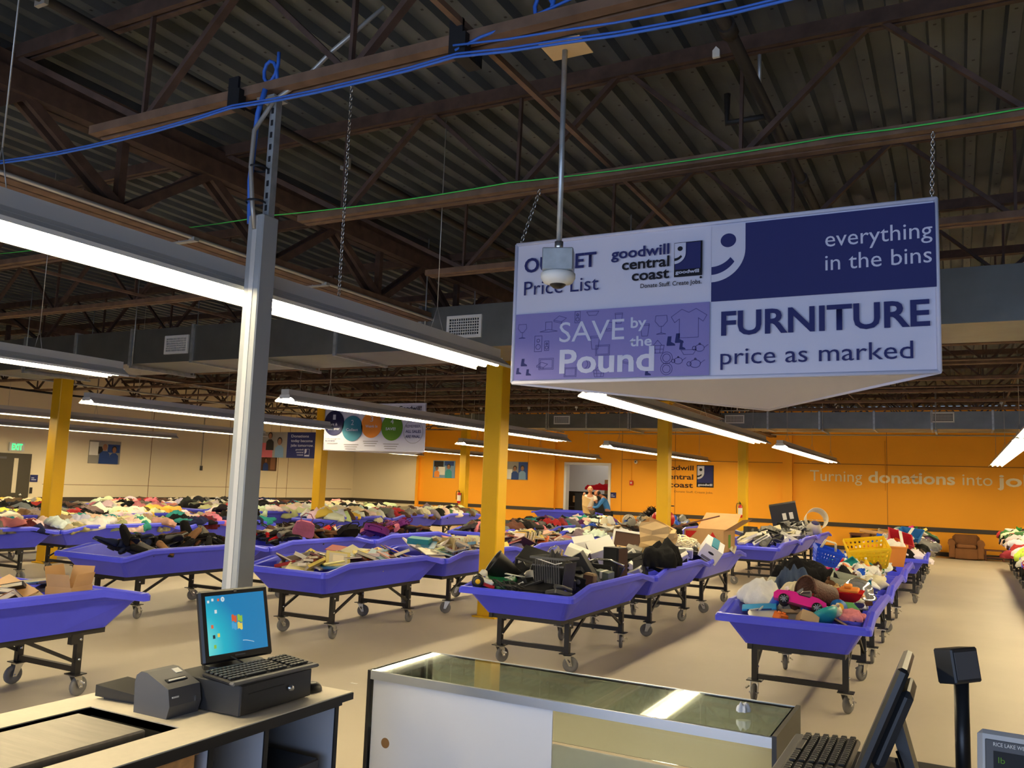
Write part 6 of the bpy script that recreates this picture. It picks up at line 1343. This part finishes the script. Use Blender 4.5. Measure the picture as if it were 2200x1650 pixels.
def monitor(loc, rz, lab, tilt=-.25, screen=True, w_=.335, h_=.285):
    """screen faces local +x"""
    e = empty('monitor', loc, 0, lab, 'monitor', rot=(0, 0, rz))
    st = MB(); st.poly([(.07*math.cos(t)*(1.3 if math.cos(t) > 0 else 1.5), .13*math.sin(t), 0) for t in [2*PI*i/18 for i in range(18)]], .018); st.obj('stand_foot', 'black_plastic', e)
    s2 = MB(); s2.poly([(-.10, -.045, .015), (-.075, -.045, .015), (-.03, -.04, .16), (-.06, -.04, .17)], .09, (0, 1, 0)); s2.box((-.03, 0, .155), (.04, .1, .03)); s2.obj('stand_arm', 'dark_plastic', e)
    hd = ob('display_head', None, e, (.0, 0, .125)); 
    M = Matrix.Rotation(tilt, 3, 'Y'); c = Vector((0, 0, h_/2-.10))
    bz = MB(); bz.box(M @ c, (.028, w_, h_), M, bev=.008); o = bz.obj('bezel', 'black_plastic', e, (.0, 0, .125))
    bk = MB(); bk.box(M @ (c+Vector((-.028, 0, -.01))), (.035, w_*.7, h_*.7), M, bev=.014); bk.obj('rear_housing', 'dark_plastic', e, (.0, 0, .125))
    bpy.data.objects.remove(hd)
    if screen:
        me = MB(); sw, sh = w_-.05, h_-.055
        me.add([(-sw/2, -sh/2, 0), (sw/2, -sh/2, 0), (sw/2, sh/2, 0), (-sw/2, sh/2, 0)], [(0, 1, 2, 3)])
        # screen local axes: x right, y up, z out  (out = monitor +x)
        Rm = Matrix((Vector((0, 1, 0)), Vector((0, 0, 1)), Vector((1, 0, 0)))).transposed()
        s = me.obj('screen', 'screen', e); B4 = (M.to_4x4() @ Matrix.Translation(c+Vector((.0148, 0, .004))) @ Rm.to_4x4()); s.matrix_local = Matrix.Translation((0, 0, .125)) @ B4
        def patch(nm, pts, col, st_=.8):
            mt = 'scr_'+col
            mat(mt, (0.02, 0.02, 0.02), .4, emit=SCRC[col], estr=st_)
            q = MB().add([(x, y, .0006) for x, y in pts], [tuple(range(len(pts)))]).obj(nm, mt, s)
        def quad(x, y, w2, h2, sk=0): return [(x, y-sk), (x+w2, y), (x+w2, y+h2), (x, y+h2-sk)]
        SCRC = dict(r=rgb(226, 96, 50), g=rgb(150, 200, 70), b=rgb(80, 170, 220), y=rgb(240, 214, 90), w=rgb(225, 235, 235), k=rgb(30, 50, 60), o=rgb(230, 110, 70))
        def wave(x, y, w2, h2):
            n = 6; up = [(x+w2*i/n, y+h2+.004*math.sin(PI*i/n*2)) for i in range(n+1)]; dn = [(x+w2*i/n, y+.004*math.sin(PI*i/n*2)) for i in range(n+1)]; return dn+up[::-1]
        patch('logo_pane', wave(-.026, .004, .024, .026), 'r'); patch('logo_pane', wave(.002, .002, .024, .026), 'g'); patch('logo_pane', wave(-.028, -.026, .024, .026), 'b'); patch('logo_pane', wave(.0, -.028, .024, .026), 'y')
        for x, y, c_ in ((-.135, .088, 'w'), (-.115, .094, 'w'), (-.088, .092, 'r')): patch('desktop_icon', quad(x, y, .010, .010), c_)
        patch('desktop_icon', [(-.062+.009*math.cos(t*PI/8), .098+.010*math.sin(t*PI/8)) for t in range(16)], 'w'); patch('desktop_icon', [(-.062+.004*math.cos(t*PI/8), .098+.0045*math.sin(t*PI/8)) for t in range(16)], 'b')
        for x, y, c_ in ((-.104, .045, 'w'), (-.125, -.012, 'o'), (-.12, -.052, 'k'), (-.098, -.048, 'y'), (-.118, -.09, 'g')): patch('desktop_icon', quad(x, y, .011, .014), c_)
        arc = [(.02+.055*t/8, -.085+.012*math.cos(t/8*1.6)) for t in range(9)]; patch('wallpaper_swoosh', arc+[(x, y-.002) for x, y in arc[::-1]], 'w', .6)
        flatc = MB().box((0, -sh/2-.012, .002), (.05, .006, .0008)).obj('brand_plate', 'grey_plastic', s)
        flatc = MB().box((-.0, sh/2+.013, .002), (.014, .011, .0008)).obj('brand_badge', 'chrome', s)
    return e
monitor((-2.63, 2.63, KZ), -.13, 'black monitor showing a blue desktop with a coloured window logo')
tag(MB().tube([(-2.60, 2.58, KZ+.05), (-2.56, 2.62, KZ+.02), (-2.53, 2.70, KZ+.012), (-2.50, 2.74, KZ+.012)], .003, 5).obj('monitor_cable', 'black'), 'thin black cable curling beneath the monitor showing the blue desktop', 'cable')
e = empty('computer_mouse', (-2.43, 2.86, CZ+.001), 1.2, 'black computer mouse right of the cash drawer', 'mouse')
MB().lathe([(.030*math.cos(PI*i/16)**.6 if i < 8 else 0, .034*math.sin(PI*i/16)) for i in range(9)], 18, (0, 0, 0), Matrix.Diagonal((2.1, 1.25, 1.15))).obj('mouse_shell', 'black_plastic', e); MB().box((.028, 0, .032), (.012, .005, .006)).obj('scroll_wheel', 'grey_plastic', e)
e = empty('receipt_printer', (-2.64, 2.325, CZ), 0, 'dark grey receipt printer beside the cash drawer', 'printer')
b = MB(); pr = [(-.10, .0), (.075, .0), (.088, .045), (.075, .105), (-.045, .15), (-.075, .15), (-.098, .135), (-.105, .11)]
b.poly([(x, -.073, z) for x, z in pr], .146, (0, 1, 0)); b.obj('printer_body', 'grey_plastic', e)
sl = math.atan2(-.045, .12); M = Matrix.Rotation(-sl, 3, 'Y')
MB().box((.030, 0, .1235), (.02, .09, .004), M).obj('paper_slot', 'black', e); MB().box((.034, 0, .124), (.007, .075, .006), M).obj('receipt_paper', 'label_white', e); MB().box((-.02, .045, .142), (.03, .03, .002), M).obj('label_sticker', 'white_metal', e)
MB().box((.083, -.045, .075), (.003, .03, .006)).obj('brand_plate', 'white_metal', e); MB().box((.087, .045, .055), (.004, .006, .02)).obj('latch', 'chrome', e)
e = empty('card_reader', (-2.92, 2.38, CZ), .12, 'low black card terminal behind the receipt printer', 'card reader')
b = MB(); b.poly([(-.10, -.08, .012), (.10, -.08, .012), (.10, -.08, .038), (-.10, -.08, .055)], .16, (0, 1, 0)); b.obj('terminal_body', 'black_plastic', e); MB().box((.0, 0, .006), (.15, .12, .012)).obj('terminal_foot', 'dark_plastic', e); MB().box((.03, .07, .06), (.1, .04, .035), bev=.01).obj('reader_hood', 'black_plastic', e)

# ---------------------------------------------------------------- glass display case
x0, x1, y0, y1, GZ = -2.565, -.635, 3.45, 4.005, .82
e = empty('display_case', ((x0+x1)/2, (y0+y1)/2, 0), 0, 'glass-topped display case with sliding white rear door and aluminium rails', 'display case'); W2, D2 = (x1-x0)/2, (y1-y0)/2
MB().box((0, 0, GZ-.004), (2*W2-.02, 2*D2-.02, .008)).obj('glass_top', 'glass', e)
MB().box((0, D2-.008, (.47+GZ)/2), (2*W2-.05, .006, GZ-.47-.02)).obj('glass_front', 'glass', e)
b = MB(); b.box((0, -D2+.008, GZ-.021), (2*W2-.034, .016, .040)); b.obj('rear_rail', 'alu', e)
b = MB(); b.box((0, D2-.005, GZ-.008), (2*W2-.034, .012, .018)); b.obj('front_rail', 'alu', e)
b = MB(); 
for s in (-1, 1): b.box((s*(W2-.022), 0, GZ-.006), (.010, 2*D2-.03, .012))
b.obj('side_rail', 'alu', e)
MB().box((-W2+.008, 0, GZ/2), (.018, 2*D2, GZ)).obj('side_panel', 'black_plastic', e); MB().box((W2-.008, 0, GZ/2+.003), (.018, 2*D2, GZ+.006)).obj('side_panel', 'dark_plastic', e)
MB().box((0, .02, .46), (2*W2-.035, 2*D2-.07, .02)).obj('case_deck', 'melamine', e); MB().box((0, D2-.02, .24), (2*W2-.035, .012, .42)).obj('lower_front_panel', 'melamine', e); MB().box((0, 0, .04), (2*W2-.035, 2*D2-.03, .05)).obj('case_base', 'black_plastic', e)
q = MB()
hx, hz, hr = -.845, .40, .022
q.box((-.46, -D2+.020, GZ/2-.012), (.96, .006, GZ-.05)); dr = q.obj('sliding_door', 'melamine', e)
MB().add(circle_pts(-.853, .492, .024, 20, -D2+.0165), [tuple(range(20))]).obj('finger_hole', 'cardboard_dark', dr)
for s in (-1, 1):
    for yy in (-.12, .2): MB().box((s*(W2-.026), yy, .64), (.012, .016, .32)).obj('shelf_standard', 'alu', e)
o = ob('crumpled_tissue', garment_mesh(88), None, (-.815, 3.70, GZ+.022), (0, 0, .5)); o.scale = (.085, .07, .27); color(o, C(244, 244, 244)); tag(o, 'small crumpled white tissue on the glass display case top', 'tissue')

# ---------------------------------------------------------------- second register position at the right
C2 = .92
e = empty('register_counter', (.03, 2.1, 0), 0, 'second register counter at the lower right, mostly below the frame', 'counter')
MB().box((0, -.05, C2-.017), (.86, 1.30, .03)).obj('counter_top', 'laminate', e); MB().box((0, -.05, C2-.017), (.87, 1.31, .024)).obj('edge_band', 'black', e)
for yy in (-.65, .55): MB().box((0, yy, .45), (.8, .02, .88)).obj('end_panel', 'panel_grey', e)
e = empty('cash_drawer', (-.215, 2.52, C2), 0, 'black cash drawer under the keyboard at the right register', 'cash drawer'); MB().box((0, 0, .055), (.40, .38, .095), bev=.003).obj('drawer_case', 'dark_plastic', e); MB().box((-.203, 0, .055), (.006, .37, .09)).obj('drawer_front', 'black_plastic', e)
keyboard((-.345, 2.50, C2+.105), PI, 'black keyboard at the right register behind the display case end')
monitor((-.20, 2.46, C2+.105), PI-.0, 'black monitor seen edge-on at the right register', tilt=-.38, screen=False, w_=.29, h_=.30)
tag(MB().tube([(-.15, 2.4, C2+.2), (-.12, 2.33, C2+.15), (-.06, 2.32, C2+.125), (.0, 2.36, C2+.12)], .004, 5).obj('monitor_cable', 'black'), 'black cable drooping behind the edge-on monitor', 'cable')
tag(MB().tube([(-.15, 2.37, C2+.19), (-.13, 2.3, C2+.14), (-.10, 2.29, C2+.11)], .004, 5).obj('monitor_cable', 'black'), 'shorter black cable below the edge-on monitor', 'cable')
e = empty('customer_display', (-.005, 2.60, C2), 0, 'black customer price display on a pole at the right register', 'display')
MB().tube([(0, 0, 0), (0, 0, .36)], .0185, 14).obj('pole', 'black_plastic', e); MB().lathe([(.06, 0), (.06, .01), (.02, .02)], 18).obj('pole_base', 'black_plastic', e)
M2 = Matrix.Rotation(-.62, 3, 'Z') @ Matrix.Rotation(-.16, 3, 'Y'); c = Vector((-.008, -.01, .395))
MB().box(c, (.055, .105, .088), M2, bev=.004).obj('display_housing', 'dark_plastic', e)
MB().box(c+M2 @ Vector((.028, 0, 0)), (.002, .088, .068), M2).obj('display_window', 'grey_plastic', e)
# weighing scale indicator
e = empty('scale_indicator', (.205, 2.42, C2+.145), 0, 'grey scale indicator with green digits and keypad at the lower right corner', 'scale', rot=(-.35, 0, -.06))
MB().box((0, 0, 0), (.36, .05, .26), bev=.012).obj('indicator_body', 'housing', e); MB().box((0, -.026, -.006), (.325, .004, .225), bev=.002).obj('front_panel', 'grey_plastic', e)
MB().box((0, -.0285, .050), (.29, .002, .062)).obj('display_window', 'black', e)
text('RICE LAKE WEIGHING', e, -.145, .092, .009, .10, 'label_white', .030); text('0.00', e, -.03, .030, .036, .10, 'digit', .031, .01); text('lb', e, -.135, .055, .014, .014, 'disc_green', .031)
q = MB().lathe([(.010, 0), (.010, .003), (.008, .005), (0, .005)], 12, (0, 0, 0), Matrix.Rotation(PI/2, 3, 'X')).mesh('keypad_button', 'white_metal'); q2 = MB().box((0, 0, 0), (.018, .004, .015), bev=.001).mesh('keypad_button', 'panel_grey')
for r_ in range(4):
    for c_ in range(3): ob('keypad_button', q, e, (-.05+c_*.028, -.029, -.005-r_*.030))
    for c_ in range(2): ob('keypad_button', q2, e, (-.14+c_*.034, -.029, -.005-r_*.030))
MB().tube([(0, .04, .0), (0, .04, -.145)], .02, 8).obj('indicator_post', 'black_plastic', e)
e = empty('scale_platform', (.18, 1.90, C2), 0, 'flat steel scale platform below the grey indicator at the right register', 'scale'); MB().box((0, 0, .05), (.38, .4, .03), bev=.005).obj('platform', 'steel_plate', e); MB().box((0, 0, .02), (.3, .3, .04)).obj('scale_base', 'dark_plastic', e)
# tiny scraps on the open floor
for k, (x, y) in enumerate(((-4.6, 6.0), (-3.9, 5.4), (-.72, 6.6), (-.25, 6.2), (-.05, 5.9))):
    tag(MB().poly([(-.035, -.012, 0), (.03, -.01, 0), (.035, .012, 0), (-.03, .01, 0)], .002).obj('paper_scrap', 'label_white', None, (x, y, .001), (0, 0, k)), ['white paper scrap farthest left on the bare floor', 'white paper scrap before the nearest electronics bin', 'white paper scrap beside the edge-on monitor', 'second white scrap near the edge-on monitor', 'white scrap left of the pole display'][k], 'scrap')
